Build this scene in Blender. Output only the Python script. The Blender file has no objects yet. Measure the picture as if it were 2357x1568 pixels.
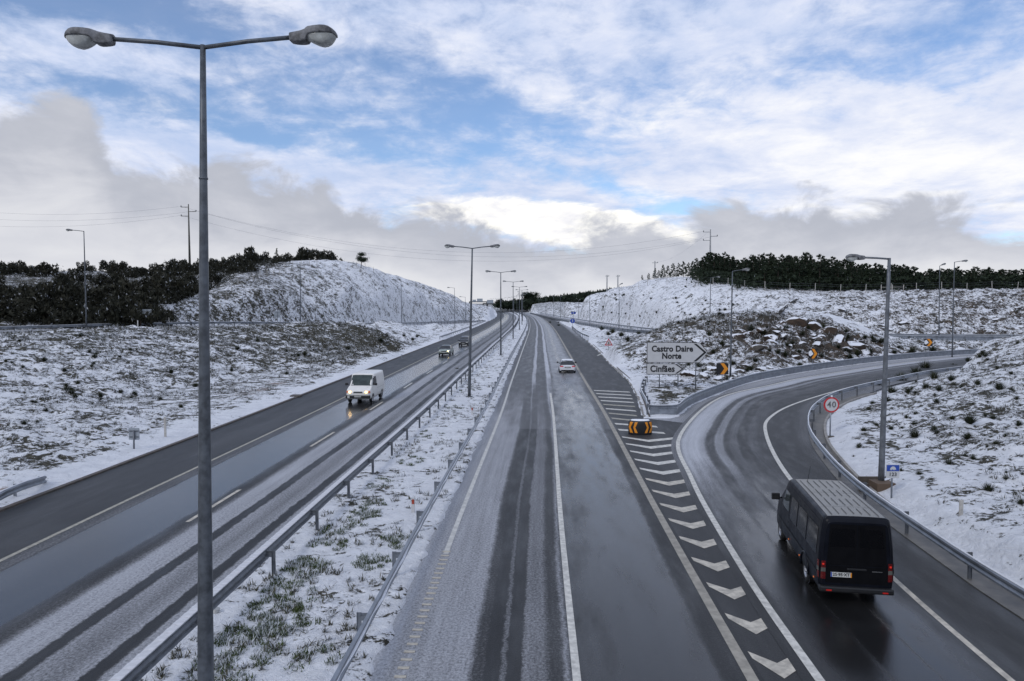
import bpy, bmesh, math, random
import numpy as np
from mathutils import Vector, Matrix
from mathutils.bvhtree import BVHTree

# ------------------------------------------------------------------ camera
SC = bpy.context.scene
COL = SC.collection
CAM_H = 7.6
FP = 1700.0                      # focal length in units of a 2357 wide picture
PITCH = math.atan(87.0 / FP)
cd = bpy.data.cameras.new('camera')
cam = bpy.data.objects.new('camera', cd)
COL.objects.link(cam)
cd.sensor_width = 36.0
cd.lens = 36.0 * FP / 2357.0
cd.clip_start = 0.1
cd.clip_end = 20000
cam.location = (0, 0, CAM_H)
cam.rotation_euler = (math.pi / 2 - PITCH, 0, 0)
SC.camera = cam
SC.view_settings.view_transform = 'Standard'
SC.view_settings.look = 'None'
SC.view_settings.gamma = 1
SC.view_settings.use_curve_mapping = False
SC.view_settings.exposure = 0.36
SC.cycles.max_bounces = 6
SC.cycles.caustics_reflective = False
SC.cycles.caustics_refractive = False

# ------------------------------------------------------------------ node helper
class NT:
    def __init__(self, tree):
        self.t = tree; self.n = tree.nodes; self.l = tree.links
    def new(self, kind, **kw):
        nd = self.n.new(kind)
        for k, v in kw.items(): setattr(nd, k, v)
        return nd
    def put(self, sock, v):
        if v is None: return
        if isinstance(v, bpy.types.NodeSocket): self.l.new(v, sock)
        elif isinstance(v, bpy.types.Node): self.l.new(v.outputs[0], sock)
        else:
            if sock.type == 'RGBA' and len(v) == 3: v = (*v, 1)
            sock.default_value = v
    def m(self, op, a, b=None, c=None, clamp=False):
        nd = self.new('ShaderNodeMath', operation=op, use_clamp=clamp)
        self.put(nd.inputs[0], a)
        if b is not None: self.put(nd.inputs[1], b)
        if c is not None: self.put(nd.inputs[2], c)
        return nd.outputs[0]
    def mix(self, f, a, b, blend='MIX'):
        nd = self.new('ShaderNodeMix', data_type='RGBA', blend_type=blend)
        self.put(nd.inputs[0], f); self.put(nd.inputs[6], a); self.put(nd.inputs[7], b)
        return nd.outputs[2]
    def noise(self, vec, scale, detail=4, rough=.5, dist=0, lac=2.0):
        nd = self.new('ShaderNodeTexNoise')
        self.put(nd.inputs['Vector'], vec)
        nd.inputs['Scale'].default_value = scale; nd.inputs['Detail'].default_value = detail
        nd.inputs['Roughness'].default_value = rough; nd.inputs['Distortion'].default_value = dist
        nd.inputs['Lacunarity'].default_value = lac
        return nd.outputs['Fac']
    def vadd(self, v, off):
        nd = self.new('ShaderNodeVectorMath', operation='ADD')
        self.put(nd.inputs[0], v); nd.inputs[1].default_value = off
        return nd.outputs[0]
    def vmul(self, v, s):
        nd = self.new('ShaderNodeVectorMath', operation='MULTIPLY')
        self.put(nd.inputs[0], v); nd.inputs[1].default_value = s
        return nd.outputs[0]
    def ss(self, v, a, b, x=0.0, y=1.0):
        nd = self.new('ShaderNodeMapRange', interpolation_type='SMOOTHSTEP')
        self.put(nd.inputs['Value'], v)
        self.put(nd.inputs['From Min'], a); self.put(nd.inputs['From Max'], b)
        self.put(nd.inputs['To Min'], x); self.put(nd.inputs['To Max'], y)
        return nd.outputs[0]
    def ramp(self, f, stops, interp='LINEAR'):
        nd = self.new('ShaderNodeValToRGB')
        self.put(nd.inputs[0], f)
        cr = nd.color_ramp; cr.interpolation = interp
        while len(cr.elements) < len(stops): cr.elements.new(1.0)
        for e, (p, c) in zip(cr.elements, sorted(stops)):
            e.position = p
            e.color = (c, c, c, 1) if isinstance(c, (int, float)) else (*c, 1)
        return nd.outputs[0]
    def xyz(self, v):
        nd = self.new('ShaderNodeSeparateXYZ'); self.put(nd.inputs[0], v)
        return nd.outputs
    def comb(self, x, y, z):
        nd = self.new('ShaderNodeCombineXYZ')
        for i, v in enumerate((x, y, z)): self.put(nd.inputs[i], v)
        return nd.outputs[0]

# ------------------------------------------------------------------ sky
SUN_EL, SUN_AZ = math.radians(36), math.radians(-140)     # veiled by cloud, behind the viewer's left shoulder
W = bpy.data.worlds.new('World'); SC.world = W; W.use_nodes = True
def build_sky():
    for n in list(W.node_tree.nodes): W.node_tree.nodes.remove(n)
    k = NT(W.node_tree)
    out = k.new('ShaderNodeOutputWorld')
    sky = k.new('ShaderNodeTexSky', sky_type='NISHITA')
    sky.sun_disc = False; sky.sun_elevation = SUN_EL; sky.sun_rotation = SUN_AZ
    sky.altitude = 800; sky.air_density = 1.0; sky.dust_density = .3; sky.ozone_density = 2.5
    tc = k.new('ShaderNodeTexCoord'); d = tc.outputs['Generated']
    x, y, z = k.xyz(d)[0:3]
    az = k.m('ARCTAN2', x, y)
    el = k.m('ARCSINE', z)
    zz = k.m('ADD', k.m('MAXIMUM', z, 0.0), .13)
    pv = k.comb(k.m('DIVIDE', x, zz), k.m('DIVIDE', y, zz), 0.0)
    n1 = k.noise(pv, 0.8, 4, .5, .5)
    n2 = k.noise(k.vmul(pv, (1.15, 1.0, 1)), 3.3, 9, .64, .25)
    n3 = k.noise(k.comb(k.m('MULTIPLY', az, 9.0), k.m('MULTIPLY', el, 17.0), 4.0), 2.2, 7, .62, .3)
    def blob(px, py, sx, sy, amp, ang=0.0):
        a0 = math.atan((px - 1178) / FP); e0 = (697 - py) / FP
        sx /= FP; sy /= FP
        dx = k.m('SUBTRACT', az, a0); dy = k.m('SUBTRACT', el, e0)
        c, s = math.cos(ang), math.sin(ang)
        u = k.m('ADD', k.m('MULTIPLY', dx, c / sx), k.m('MULTIPLY', dy, s / sx))
        v = k.m('ADD', k.m('MULTIPLY', dx, -s / sy), k.m('MULTIPLY', dy, c / sy))
        r = k.m('ADD', k.m('MULTIPLY', u, u), k.m('MULTIPLY', v, v))
        g = k.m('POWER', 2.718, k.m('MULTIPLY', r, -1.0))
        return k.m('MULTIPLY', g, amp)
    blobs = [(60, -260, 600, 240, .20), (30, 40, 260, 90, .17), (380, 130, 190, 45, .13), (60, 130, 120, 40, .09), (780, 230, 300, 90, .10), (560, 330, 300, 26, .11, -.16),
             (880, 345, 200, 26, .13, -.25), (1080, 285, 170, 70, .13), (1330, 330, 190, 60, .09), (1420, 440, 170, 24, .17, -.25),
             (1610, 492, 110, 15, .30, -.06), (2330, 110, 130, 80, .10), (1850, 215, 180, 40, .07), (2050, 60, 150, 60, .03), (230, 270, 200, 22, .08, -.15),
             (1930, 400, 500, 120, -.16), (1620, 120, 260, 90, -.06), (620, 60, 150, 60, -.03), (200, 220, 260, 50, -.07), (300, 400, 400, 50, -.08), (700, 440, 400, 50, -.05)]
    bs = None
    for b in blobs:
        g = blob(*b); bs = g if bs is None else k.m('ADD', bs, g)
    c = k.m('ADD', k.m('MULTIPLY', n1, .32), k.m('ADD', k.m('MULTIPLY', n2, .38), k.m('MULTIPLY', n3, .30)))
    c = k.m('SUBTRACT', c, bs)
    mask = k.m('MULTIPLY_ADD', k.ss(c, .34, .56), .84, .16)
    # cloud tone: thin grey-blue to bright
    tone = k.m('ADD', k.m('MULTIPLY', n2, .55), k.m('MULTIPLY', k.noise(k.vadd(pv, (3, 9, 0)), 1.6, 5, .55, .4), .45))
    tone = k.m('ADD', tone, k.m('ADD', blob(1930, 400, 420, 130, .14), k.m('ADD', blob(2230, 440, 300, 90, .10), blob(1450, 110, 300, 100, .04))))
    tone = k.m('ADD', tone, blob(300, 60, 500, 120, -.03))
    ccol = k.ramp(k.ss(tone, .34, .78), [(0, (.44, .53, .73)), (.35, (.56, .62, .78)), (.7, (.69, .72, .82)), (1, (.84, .84, .85))])
    bluebg = k.new('ShaderNodeBackground')
    k.put(bluebg.inputs[0], k.mix(1.0, sky.outputs[0], (.86, .98, 1.12), 'MULTIPLY')); bluebg.inputs[1].default_value = .095
    cbg = k.new('ShaderNodeBackground'); k.put(cbg.inputs[0], ccol); cbg.inputs[1].default_value = .93
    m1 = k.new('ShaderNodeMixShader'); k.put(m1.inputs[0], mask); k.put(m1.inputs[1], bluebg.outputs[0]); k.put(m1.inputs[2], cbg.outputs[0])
    # bright white sheet of high cloud low ahead
    sh = k.comb(k.m('MULTIPLY', az, 5.0), k.m('MULTIPLY', el, 16.0), 0.0)
    sn = k.noise(sh, 4.2, 7, .62, .5)
    wh = k.m('ADD', blob(1330, 525, 290, 52, 1.25, -.13), k.m('ADD', blob(1040, 492, 200, 24, .45), blob(1740, 570, 200, 40, .3)))
    whm = k.ss(k.m('ADD', wh, k.m('MULTIPLY', sn, .8)), .78, 1.10)
    wbg = k.new('ShaderNodeBackground'); k.put(wbg.inputs[0], k.ramp(sn, [(.3, (.74, .74, .78)), (.62, (.95, .93, .87))])); wbg.inputs[1].default_value = .95
    m2 = k.new('ShaderNodeMixShader'); k.put(m2.inputs[0], whm); k.put(m2.inputs[1], m1.outputs[0]); k.put(m2.inputs[2], wbg.outputs[0])
    # low grey cloud bank, its top edge given as height over bearing
    edge = [(-3.1416, 470), (-2.0, 420), (-1.2, 380), (-.62, 355), (-.575, 325), (-.53, 315), (-.50, 365), (-.47, 420), (-.43, 410), (-.40, 440), (-.375, 420), (-.33, 418), (-.27, 425),
            (-.235, 440), (-.228, 490), (-.17, 492), (-.12, 490), (-.04, 512), (.0, 560), (.05, 555), (.12, 520), (.17, 530), (.215, 535), (.235, 508), (.30, 483), (.36, 478), (.42, 505), (.5, 500), (.56, 540), (.62, 560), (1.2, 450), (2.2, 500), (3.1416, 470)]
    fc = k.new('ShaderNodeFloatCurve')
    cv = fc.mapping.curves[0]
    pts = [((a / math.pi + 1) / 2, (697 - py) / FP * 2) for a, py in edge]
    cv.points[0].location = pts[0]; cv.points[-1].location = pts[-1]
    for p in pts[1:-1]: cv.points.new(*p)
    for p in cv.points: p.handle_type = 'AUTO'
    fc.mapping.update()
    k.put(fc.inputs['Value'], k.m('MULTIPLY_ADD', az, 1 / (2 * math.pi), .5))
    en = k.noise(k.comb(k.m('MULTIPLY', az, 2.2), k.m('MULTIPLY', el, 3.6), 0.0), 5.5, 8, .60, .35)
    top = k.m('ADD', k.m('MULTIPLY', fc.outputs[0], .5), k.m('MULTIPLY', k.m('SUBTRACT', en, .5), .15))
    depth = k.m('SUBTRACT', top, el)
    bmask = k.ss(depth, -.014, .020)
    bn = k.noise(k.comb(k.m('MULTIPLY', az, 1.2), k.m('MULTIPLY', el, 3.4), 3.0), 4.0, 7, .55, .5)
    bt = k.m('ADD', k.m('MULTIPLY', k.ss(depth, 0.0, .11), .30), k.m('ADD', k.m('MULTIPLY', k.ss(el, .10, .0), .25), k.m('MULTIPLY', bn, .8)))
    bt = k.m('ADD', bt, blob(1500, 600, 500, 60, -.05))
    bcol = k.ramp(k.ss(bt, .30, 1.02), [(0, (.40, .42, .48)), (.3, (.48, .495, .55)), (.65, (.57, .58, .625)), (1, (.67, .675, .70))])
    bbg = k.new('ShaderNodeBackground'); k.put(bbg.inputs[0], bcol); bbg.inputs[1].default_value = .94
    m3 = k.new('ShaderNodeMixShader'); k.put(m3.inputs[0], bmask); k.put(m3.inputs[1], m2.outputs[0]); k.put(m3.inputs[2], bbg.outputs[0])
    k.l.new(m3.outputs[0], out.inputs[0])
build_sky()
W.cycles.sampling_method = 'MANUAL'; W.cycles.sample_map_resolution = 1024

sd_ = bpy.data.lights.new('sun', 'SUN'); sd_.energy = .75; sd_.angle = math.radians(16); sd_.color = (1, .97, .92)
sun = bpy.data.objects.new('sun', sd_); COL.objects.link(sun)
_dir = Vector((math.sin(SUN_AZ) * math.cos(SUN_EL), math.cos(SUN_AZ) * math.cos(SUN_EL), math.sin(SUN_EL)))
sun.rotation_euler = _dir.to_track_quat('Z', 'Y').to_euler()
sun.location = (0, 0, 60)

# ------------------------------------------------------------------ survey helpers: picture measurements -> metres
def ray(px, py):
    a = (px - 1178.5) / FP; b = (py - 784) / FP
    return np.array([a, math.cos(PITCH) - b * math.sin(PITCH), -math.sin(PITCH) - b * math.cos(PITCH)])
def G(px, py, z=0.0):
    r = ray(px, py); t = (z - CAM_H) / r[2]
    return np.array([r[0] * t, r[1] * t, z])
def D(px, py, d):
    r = ray(px, py); t = d / r[1]
    return np.array([r[0] * t, d, CAM_H + r[2] * t])

def hsh(ix, iy, s):
    h = np.sin(ix * 127.1 + iy * 311.7 + s * 74.7) * 43758.5453
    return h - np.floor(h)
def vn(x, y, s=0):
    x = np.asarray(x, float); y = np.asarray(y, float)
    ix = np.floor(x); iy = np.floor(y); fx = x - ix; fy = y - iy
    fx = fx * fx * (3 - 2 * fx); fy = fy * fy * (3 - 2 * fy)
    a = hsh(ix, iy, s); b = hsh(ix + 1, iy, s); c = hsh(ix, iy + 1, s); d = hsh(ix + 1, iy + 1, s)
    return (a + (b - a) * fx) + ((c + (d - c) * fx) - (a + (b - a) * fx)) * fy
def fbm(x, y, sc, oct=4, s=0):
    r = 0; a = .5; t = 0
    for o in range(oct):
        r = r + a * vn(x * sc + 13.7 * o, y * sc - 7.1 * o, s + o); t += a; a *= .5; sc *= 2.03
    return r / t
def sstep(v, a, b):
    t = np.clip((v - a) / (b - a), 0, 1); return t * t * (3 - 2 * t)

# reference line: left edge line of the right carriageway
_ry = np.array([-30, 0, 14.6, 24, 42, 49, 69, 90, 113, 150, 188, 240, 297, 361, 420, 486, 580, 680, 807, 1000.])
_rx = np.array([-3.4, -2.75, -2.27, -1.93, -1.12, -.81, -.12, .65, 1.5, 2.9, 4.3, 5.9, 7.1, 8.0, 8.0, 6.9, 3.5, -2.5, -18, -52.])
def _pchip(xs, ys):
    h = np.diff(xs); dl = np.diff(ys) / h; m = np.zeros(len(xs))
    m[1:-1] = (dl[:-1] * h[1:] + dl[1:] * h[:-1]) / (h[1:] + h[:-1]); m[0] = dl[0]; m[-1] = dl[-1]
    def f(x):
        x = np.asarray(x, float); i = np.clip(np.searchsorted(xs, x) - 1, 0, len(h) - 1)
        t = (x - xs[i]) / h[i]; t2 = t * t; t3 = t2 * t
        return (2*t3-3*t2+1)*ys[i] + (t3-2*t2+t)*h[i]*m[i] + (-2*t3+3*t2)*ys[i+1] + (t3-t2)*h[i]*m[i+1]
    return f
xe = _pchip(_ry, _rx)
def road_pt(t, s):
    s = np.asarray(s, float); e = .5
    dx = (xe(s + e) - xe(s - e)) / (2 * e); n = np.sqrt(1 + dx * dx)
    return xe(s) + t / n, s - t * dx / n
def s_steps(a, b, near=1.0):
    out = [a]; 
    while out[-1] < b: out.append(out[-1] + max(near, (out[-1]) * .02))
    out[-1] = b
    return np.array(out)
def smooth_poly(pts, per=6):
    p = np.array(pts, float); q = np.vstack([2 * p[0] - p[1], p, 2 * p[-1] - p[-2]]); out = []
    for i in range(len(p) - 1):
        a, b, c, d = q[i], q[i+1], q[i+2], q[i+3]
        for j in range(per):
            t = j / per
            out.append(.5 * ((2*b) + (-a+c)*t + (2*a-5*b+4*c-d)*t*t + (-a+3*b-3*c+d)*t**3))
    out.append(p[-1]); return np.array(out)
def resample(p, step):
    p = np.asarray(p, float); seg = np.linalg.norm(np.diff(p, axis=0), axis=1); L = np.concatenate([[0], np.cumsum(seg)])
    n = max(1, int(round(L[-1] / step))); q = np.linspace(0, L[-1], n + 1)
    return np.stack([np.interp(q, L, p[:, i]) for i in range(p.shape[1])], 1)

# exit ramp curves (metres)
RAMP_L = smooth_poly([(5.6, 2), (5.9, 8), (6.2, 14.6), (6.62, 21), (7.75, 31.5), (9.7, 42.2), (16.5, 58.5), (24, 68), (32, 77), (54, 97), (72, 108), (95, 112)])
RAMP_R = smooth_poly([(9.4, 2), (9.7, 8), (10.05, 14.6), (10.6, 20.7), (12, 31.5), (14.7, 42.4), (17.3, 49), (22.4, 56.7), (32.8, 68.7), (43, 78.2), (56, 87.5), (74, 97.5), (95, 102)])
RAMP_OUT = smooth_poly([(8.7, 48.3), (10.9, 48.8), (13.8, 55.3), (21.4, 68.0), (26.9, 75), (36.5, 85), (47.9, 95.2), (61, 104.5), (75, 111.5), (95, 116)])
RAMP_IN = smooth_poly([(12.0, 2), (12.05, 10), (12.2, 17.3), (12.4, 20.6), (13.2, 27.7), (14.6, 34.2), (16.75, 41.4), (20.3, 49.3), (25.7, 57.4), (34.4, 66.6), (43.5, 75.2), (56, 84), (74, 93), (95, 97)])
_er = _pchip(np.array([40, 48.3, 56, 69.5, 82.5, 105, 150, 219, 300, 400, 520, 700, 1000.]),
             np.array([8.2, 8.7, 9.7, 11.1, 11.7, 12.9, 15.0, 17.6, 19.3, 19.8, 17.2, 8.5, -41.]))
ENTRY = smooth_poly([(16.2, 520, .0), (20.0, 400, .1), (22.6, 302, .4), (25.2, 220, .8), (28.5, 165, 1.1), (35, 145, 1.3), (48, 135, 1.4), (70, 123, 1.5), (98, 119, 1.6), (140, 121, 2.0)])
BENCH = smooth_poly([(-90, 62, 4.0), (-62, 88, 4.1), (-54.5, 101, 4.15), (-47, 115, 3.95), (-39.5, 135, 3.3), (-33.5, 165, 2.4), (-29.5, 200, 1.5), (-21.5, 255, .4), (-12.6, 300, .0)])
def offset_line(p, off):
    p = np.asarray(p, float); t = np.gradient(p[:, :2], axis=0); t /= np.linalg.norm(t, axis=1)[:, None]
    q = p.copy(); q[:, 0] += t[:, 1] * off; q[:, 1] -= t[:, 0] * off
    return q

# ------------------------------------------------------------------ terrain heights
def poly_sd(px, py, poly, ztab=None):
    best = np.full(px.shape, 1e18); inside = np.zeros(px.shape, bool); n = len(poly)
    for i in range(n):
        x0, y0 = poly[i][:2]; x1, y1 = poly[(i + 1) % n][:2]
        dx, dy = x1 - x0, y1 - y0; L = dx * dx + dy * dy + 1e-12
        t = np.clip(((px - x0) * dx + (py - y0) * dy) / L, 0, 1)
        d = (px - x0 - t * dx) ** 2 + (py - y0 - t * dy) ** 2
        best = np.minimum(best, d)
        if (y0 > 0) or True:
            c = ((y0 > py) != (y1 > py))
            with np.errstate(divide='ignore', invalid='ignore'):
                xi = x0 + (py - y0) * dx / (dy if abs(dy) > 1e-9 else 1e-9)
            inside ^= c & (px < xi)
    d = np.sqrt(best)
    return np.where(inside, -d, d)
def line_dist(px, py, line):
    best = np.full(px.shape, 1e18); z = np.zeros(px.shape)
    for i in range(len(line) - 1):
        x0, y0 = line[i][:2]; x1, y1 = line[i + 1][:2]
        dx, dy = x1 - x0, y1 - y0; L = dx * dx + dy * dy + 1e-12
        t = np.clip(((px - x0) * dx + (py - y0) * dy) / L, 0, 1)
        d = (px - x0 - t * dx) ** 2 + (py - y0 - t * dy) ** 2
        u = d < best; best = np.where(u, d, best)
        if len(line[i]) > 2: z = np.where(u, line[i][2] + t * (line[i + 1][2] - line[i][2]), z)
    return np.sqrt(best), z

_ss = s_steps(-20, 1000, 6)
def _corr(t0, t1):
    a = np.stack(road_pt(t0, _ss), 1); b = np.stack(road_pt(t1, _ss), 1)
    return np.vstack([a, b[::-1]])
T_LO, T_LI = -16.95, -5.25
POLY_L = _corr(T_LO, T_LI)
_s1 = _ss[_ss > 48.3]
POLY_R = np.vstack([np.stack(road_pt(-.62, _ss), 1), np.stack([_er(_s1[::-1]), _s1[::-1]], 1), [[8.7, 48.3], [7.6, 20], [6.4, -20]]])
POLY_RAMP = np.vstack([[[5.0, -20], [5.0, 30], [6.0, 48.3]], RAMP_OUT, [[97, 112], [97, 100]], offset_line(np.c_[RAMP_IN, RAMP_IN[:, 0] * 0], .95)[::-1, :2], [[12.95, -20]]])

CP = []           # terrain control points x,y,z
def cp(px, py, d): CP.append(tuple(D(px, py, d)))
for s in (5, 20, 35, 55, 80, 110, 150, 200, 260, 330, 420, 520, 650, 800):
    for t in (-17.6, -11, -3, 3):
        x, y = road_pt(t, s); CP.append((float(x), float(y), 0.05))
    if s > 50: CP.append((float(_er(s)) + .5, float(s), .05))
for l in (RAMP_OUT[4:-6:4], RAMP_IN[::5]):
    for p in l: CP.append((p[0], p[1], .12))
for p in ENTRY[::3]: CP.append(tuple(p))
for p in BENCH[::3]: CP.append(tuple(p))
# left cut slope and bench crest
for px, py, d in [(200, 930, 52), (200, 840, 66), (0, 1000, 37), (0, 880, 56), (0, 775, 80), (120, 768, 84), (230, 763, 87), (330, 756, 92), (450, 758, 97), (600, 752, 108), (400, 930, 60), (450, 840, 76),
                  (620, 860, 80), (700, 800, 98), (740, 741, 118), (820, 748, 118), (868, 768, 117), (800, 800, 105), (885, 795, 116), (905, 822, 113), (-200, 900, 50), (-200, 780, 78)]: cp(px, py, d)
for px, py, d in [(950, 770, 150), (1000, 765, 175), (1050, 755, 205), (960, 800, 130), (920, 760, 150)]: cp(px, py, d)
# hills behind the bench
for px, py, d in [(330, 744, 104), (400, 712, 112), (480, 675, 128), (540, 650, 140), (600, 634, 152), (700, 625, 170), (760, 624, 182), (850, 629, 205), (900, 640, 222), (950, 652, 245), (1000, 668, 280), (1050, 684, 310), (1090, 702, 345), (1112, 711, 400),
                  (500, 720, 118), (640, 700, 135), (640, 740, 125), (760, 700, 148), (760, 738, 140), (850, 690, 178), (870, 735, 160), (940, 700, 215), (1000, 710, 245), (1060, 722, 285), (1020, 738, 245),
                  (0, 742, 100), (0, 700, 128), (0, 660, 165), (0, 632, 200), (150, 700, 125), (150, 640, 185), (300, 700, 125), (300, 645, 180), (200, 625, 215), (420, 640, 195), (420, 690, 140), (520, 624, 215), (650, 619, 240), (740, 618, 240),
                  (-300, 700, 130), (-300, 640, 200), (800, 618, 260), (950, 648, 320)]: cp(px, py, d)
# near hill between the carriageway and the exit ramp
for px, py, d in [(1452, 850, 84), (1500, 880, 66), (1545, 880, 67), (1600, 885, 66), (1480, 815, 88), (1510, 772, 98), (1560, 742, 107), (1620, 790, 88), (1700, 740, 100), (1700, 800, 84), (1780, 820, 84), (1850, 734, 106), (1860, 790, 93), (1925, 742, 110), (1960, 800, 96),
                  (1990, 778, 108), (2045, 800, 106), (2150, 803, 112), (2230, 800, 112), (1640, 727, 124), (1740, 726, 126), (1850, 728, 126), (1930, 735, 124), (1420, 800, 110), (1400, 790, 130), (1450, 785, 120), (1370, 775, 165), (1440, 770, 145), (2100, 792, 114)]: cp(px, py, d)
# slope behind the entry road
for px, py, d in [(1245, 712, 470), (1300, 697, 370), (1350, 682, 300), (1400, 668, 250), (1450, 659, 215), (1500, 655, 195), (1560, 655, 182), (1600, 658, 172), (1650, 663, 165), (1700, 670, 158), (1750, 677, 153), (1800, 683, 150), (1850, 682, 150), (1900, 681, 150), (2000, 680, 150), (2100, 678, 150), (2200, 675, 150), (2357, 673, 150), (2600, 672, 150),
                  (1500, 720, 168), (1400, 720, 215), (1330, 716, 290), (1600, 700, 160), (1600, 720, 155), (1700, 700, 151), (1700, 718, 148), (1800, 712, 142), (1950, 725, 138), (2000, 760, 133), (2100, 730, 135), (2100, 768, 129), (2250, 768, 127), (2250, 730, 134), (2357, 730, 134), (2357, 760, 128)]: cp(px, py, d)
for x, y, z in [(36, 300, 12), (50, 260, 12.3), (70, 220, 10.5), (100, 200, 10), (150, 190, 10.5), (60, 175, 10.5), (90, 168, 9.8), (130, 165, 10), (45, 420, 9), (90, 400, 11), (200, 300, 12),
                (30, 600, 8), (0, 850, 2), (120, 800, 14), (-120, 300, 16), (-60, 400, 12), (-40, 500, 8), (-60, 700, 5), (-200, 400, 20), (-300, 700, 16), (300, 700, 20), (-60, 950, 2), (-250, 950, 10), (60, 950, 6), (300, 950, 18), (-500, 600, 18), (500, 600, 20)]: CP.append((x, y, z))
# mound inside the exit ramp
for px, py, d in [(2140, 838, 76), (2185, 817, 80), (2260, 792, 80), (2357, 767, 76), (2357, 840, 56), (2357, 900, 45), (2200, 900, 52), (2200, 850, 66), (2357, 1000, 34), (2200, 1000, 37), (2357, 1100, 27.3), (2100, 1050, 33.2), (2000, 960, 44.5), (2100, 950, 45.5), (2357, 1230, 21), (2030, 1105, 29.6), (2050, 1135, 27.6),
                  (2500, 900, 42), (2550, 760, 76), (2600, 1100, 26), (1912, 1000, 40.5)]: cp(px, py, d)
for x, y, z in [(60, 60, 5.5), (60, 90, 3.4), (55, 30, 5.0), (30, 12, 2.6), (16, 6, .9), (40, 0, 4), (90, 60, 7), (100, 105, 2.0), (-30, 8, 1.2), (-45, 20, 2.8), (-70, 30, 4.2), (-90, 5, 4), (-120, 90, 6), (-140, 150, 11), (130, 20, 9), (170, 100, 8)]: CP.append((x, y, z))
CP = np.array(CP)
def _ker(r2): return np.sqrt(r2 + 9.0)
def _fit():
    n = len(CP); d2 = ((CP[:, None, :2] - CP[None, :, :2]) ** 2).sum(-1)
    A = np.zeros((n + 3, n + 3)); A[:n, :n] = _ker(d2) - np.eye(n) * .25
    A[:n, n] = 1; A[:n, n+1:] = CP[:, :2]; A[n, :n] = 1; A[n+1:, :n] = CP[:, :2].T
    return np.linalg.solve(A, np.concatenate([CP[:, 2], [0, 0, 0]]))
_w = _fit()
def rbf(x, y):
    x = np.atleast_1d(np.asarray(x, float)); y = np.atleast_1d(np.asarray(y, float)); out = np.zeros(x.shape).ravel(); xf = x.ravel(); yf = y.ravel()
    for i in range(0, len(xf), 20000):
        a = xf[i:i+20000]; b = yf[i:i+20000]
        r = _ker((a[:, None] - CP[None, :, 0]) ** 2 + (b[:, None] - CP[None, :, 1]) ** 2)
        out[i:i+20000] = r @ _w[:len(CP)] + _w[len(CP)] + a * _w[len(CP)+1] + b * _w[len(CP)+2]
    return out.reshape(x.shape)

# ground cover painted by place: (x, y, radius, vegetation, rock)
ZON = []
def zn(px, py, d, r, v, rk=0.0):
    p = D(px, py, d); ZON.append((p[0], p[1], r, v, rk))
for px, py, d, r, v in [(100, 950, 48, 12, .34), (250, 880, 58, 12, .38), (420, 840, 76, 13, .42), (600, 820, 90, 12, .48), (700, 790, 100, 10, .60), (780, 770, 112, 9, .70), (850, 780, 115, 7, .66), (620, 765, 108, 10, .56), (500, 880, 65, 9, .45), (200, 1040, 38, 9, .36), (0, 790, 75, 14, .48),
                        (500, 720, 120, 14, .26), (640, 660, 145, 20, .28), (720, 640, 165, 12, .36), (850, 660, 195, 25, .27), (950, 690, 230, 25, .30), (1050, 715, 300, 30, .38), (950, 770, 160, 14, .25), (100, 700, 125, 35, .70), (300, 680, 140, 35, .72)]: zn(px, py, d, r, v)
for px, py, d, r, v, rk in [(1500, 860, 75, 8, .22, 0), (1560, 800, 90, 10, .38, .1), (1640, 760, 100, 12, .68, .1), (1700, 730, 118, 14, .55, 0), (1620, 840, 78, 8, .50, .6), (1720, 800, 90, 9, .62, .9), (1800, 790, 95, 9, .62, 1.0), (1900, 770, 105, 9, .62, 1.1), (1960, 790, 105, 7, .6, 1.0), (1700, 860, 72, 6, .6, .5), (1850, 830, 88, 7, .55, .6), (1850, 732, 118, 11, -.15, .0), (1750, 730, 122, 9, -.05, .0), (1930, 738, 119, 8, -.1, .0),
                            (2100, 800, 110, 9, .6, .3), (1540, 905, 60, 5, .55, 0), (1450, 700, 195, 30, .24, 0), (1360, 710, 270, 35, .30, 0), (1560, 690, 170, 18, .22, 0), (1700, 700, 152, 14, .26, .1), (1850, 700, 146, 16, .34, .2), (2050, 720, 140, 22, .42, .5), (2200, 730, 137, 22, .46, .7), (2340, 740, 134, 20, .50, .7), (1400, 790, 130, 12, .40, 0),
                            (2100, 1000, 38, 10, .36, 0), (2250, 900, 50, 12, .40, 0), (2300, 820, 65, 14, .42, 0), (2300, 1150, 25, 8, .30, 0), (2150, 850, 68, 9, .45, 0)]: zn(px, py, d, r, v, rk)
ZON = np.array(ZON)
def zones(x, y):
    wsum = np.full(x.shape, .02); v = np.full(x.shape, .02 * .40); rk = np.zeros(x.shape)
    for a, b, r, vv, kk in ZON:
        w = np.exp(-((x - a) ** 2 + (y - b) ** 2) / (r * r)) + .02 / (1 + ((x - a) ** 2 + (y - b) ** 2) / (r * r))
        wsum += w; v += w * vv; rk += w * kk
    return v / wsum, rk / wsum

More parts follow.
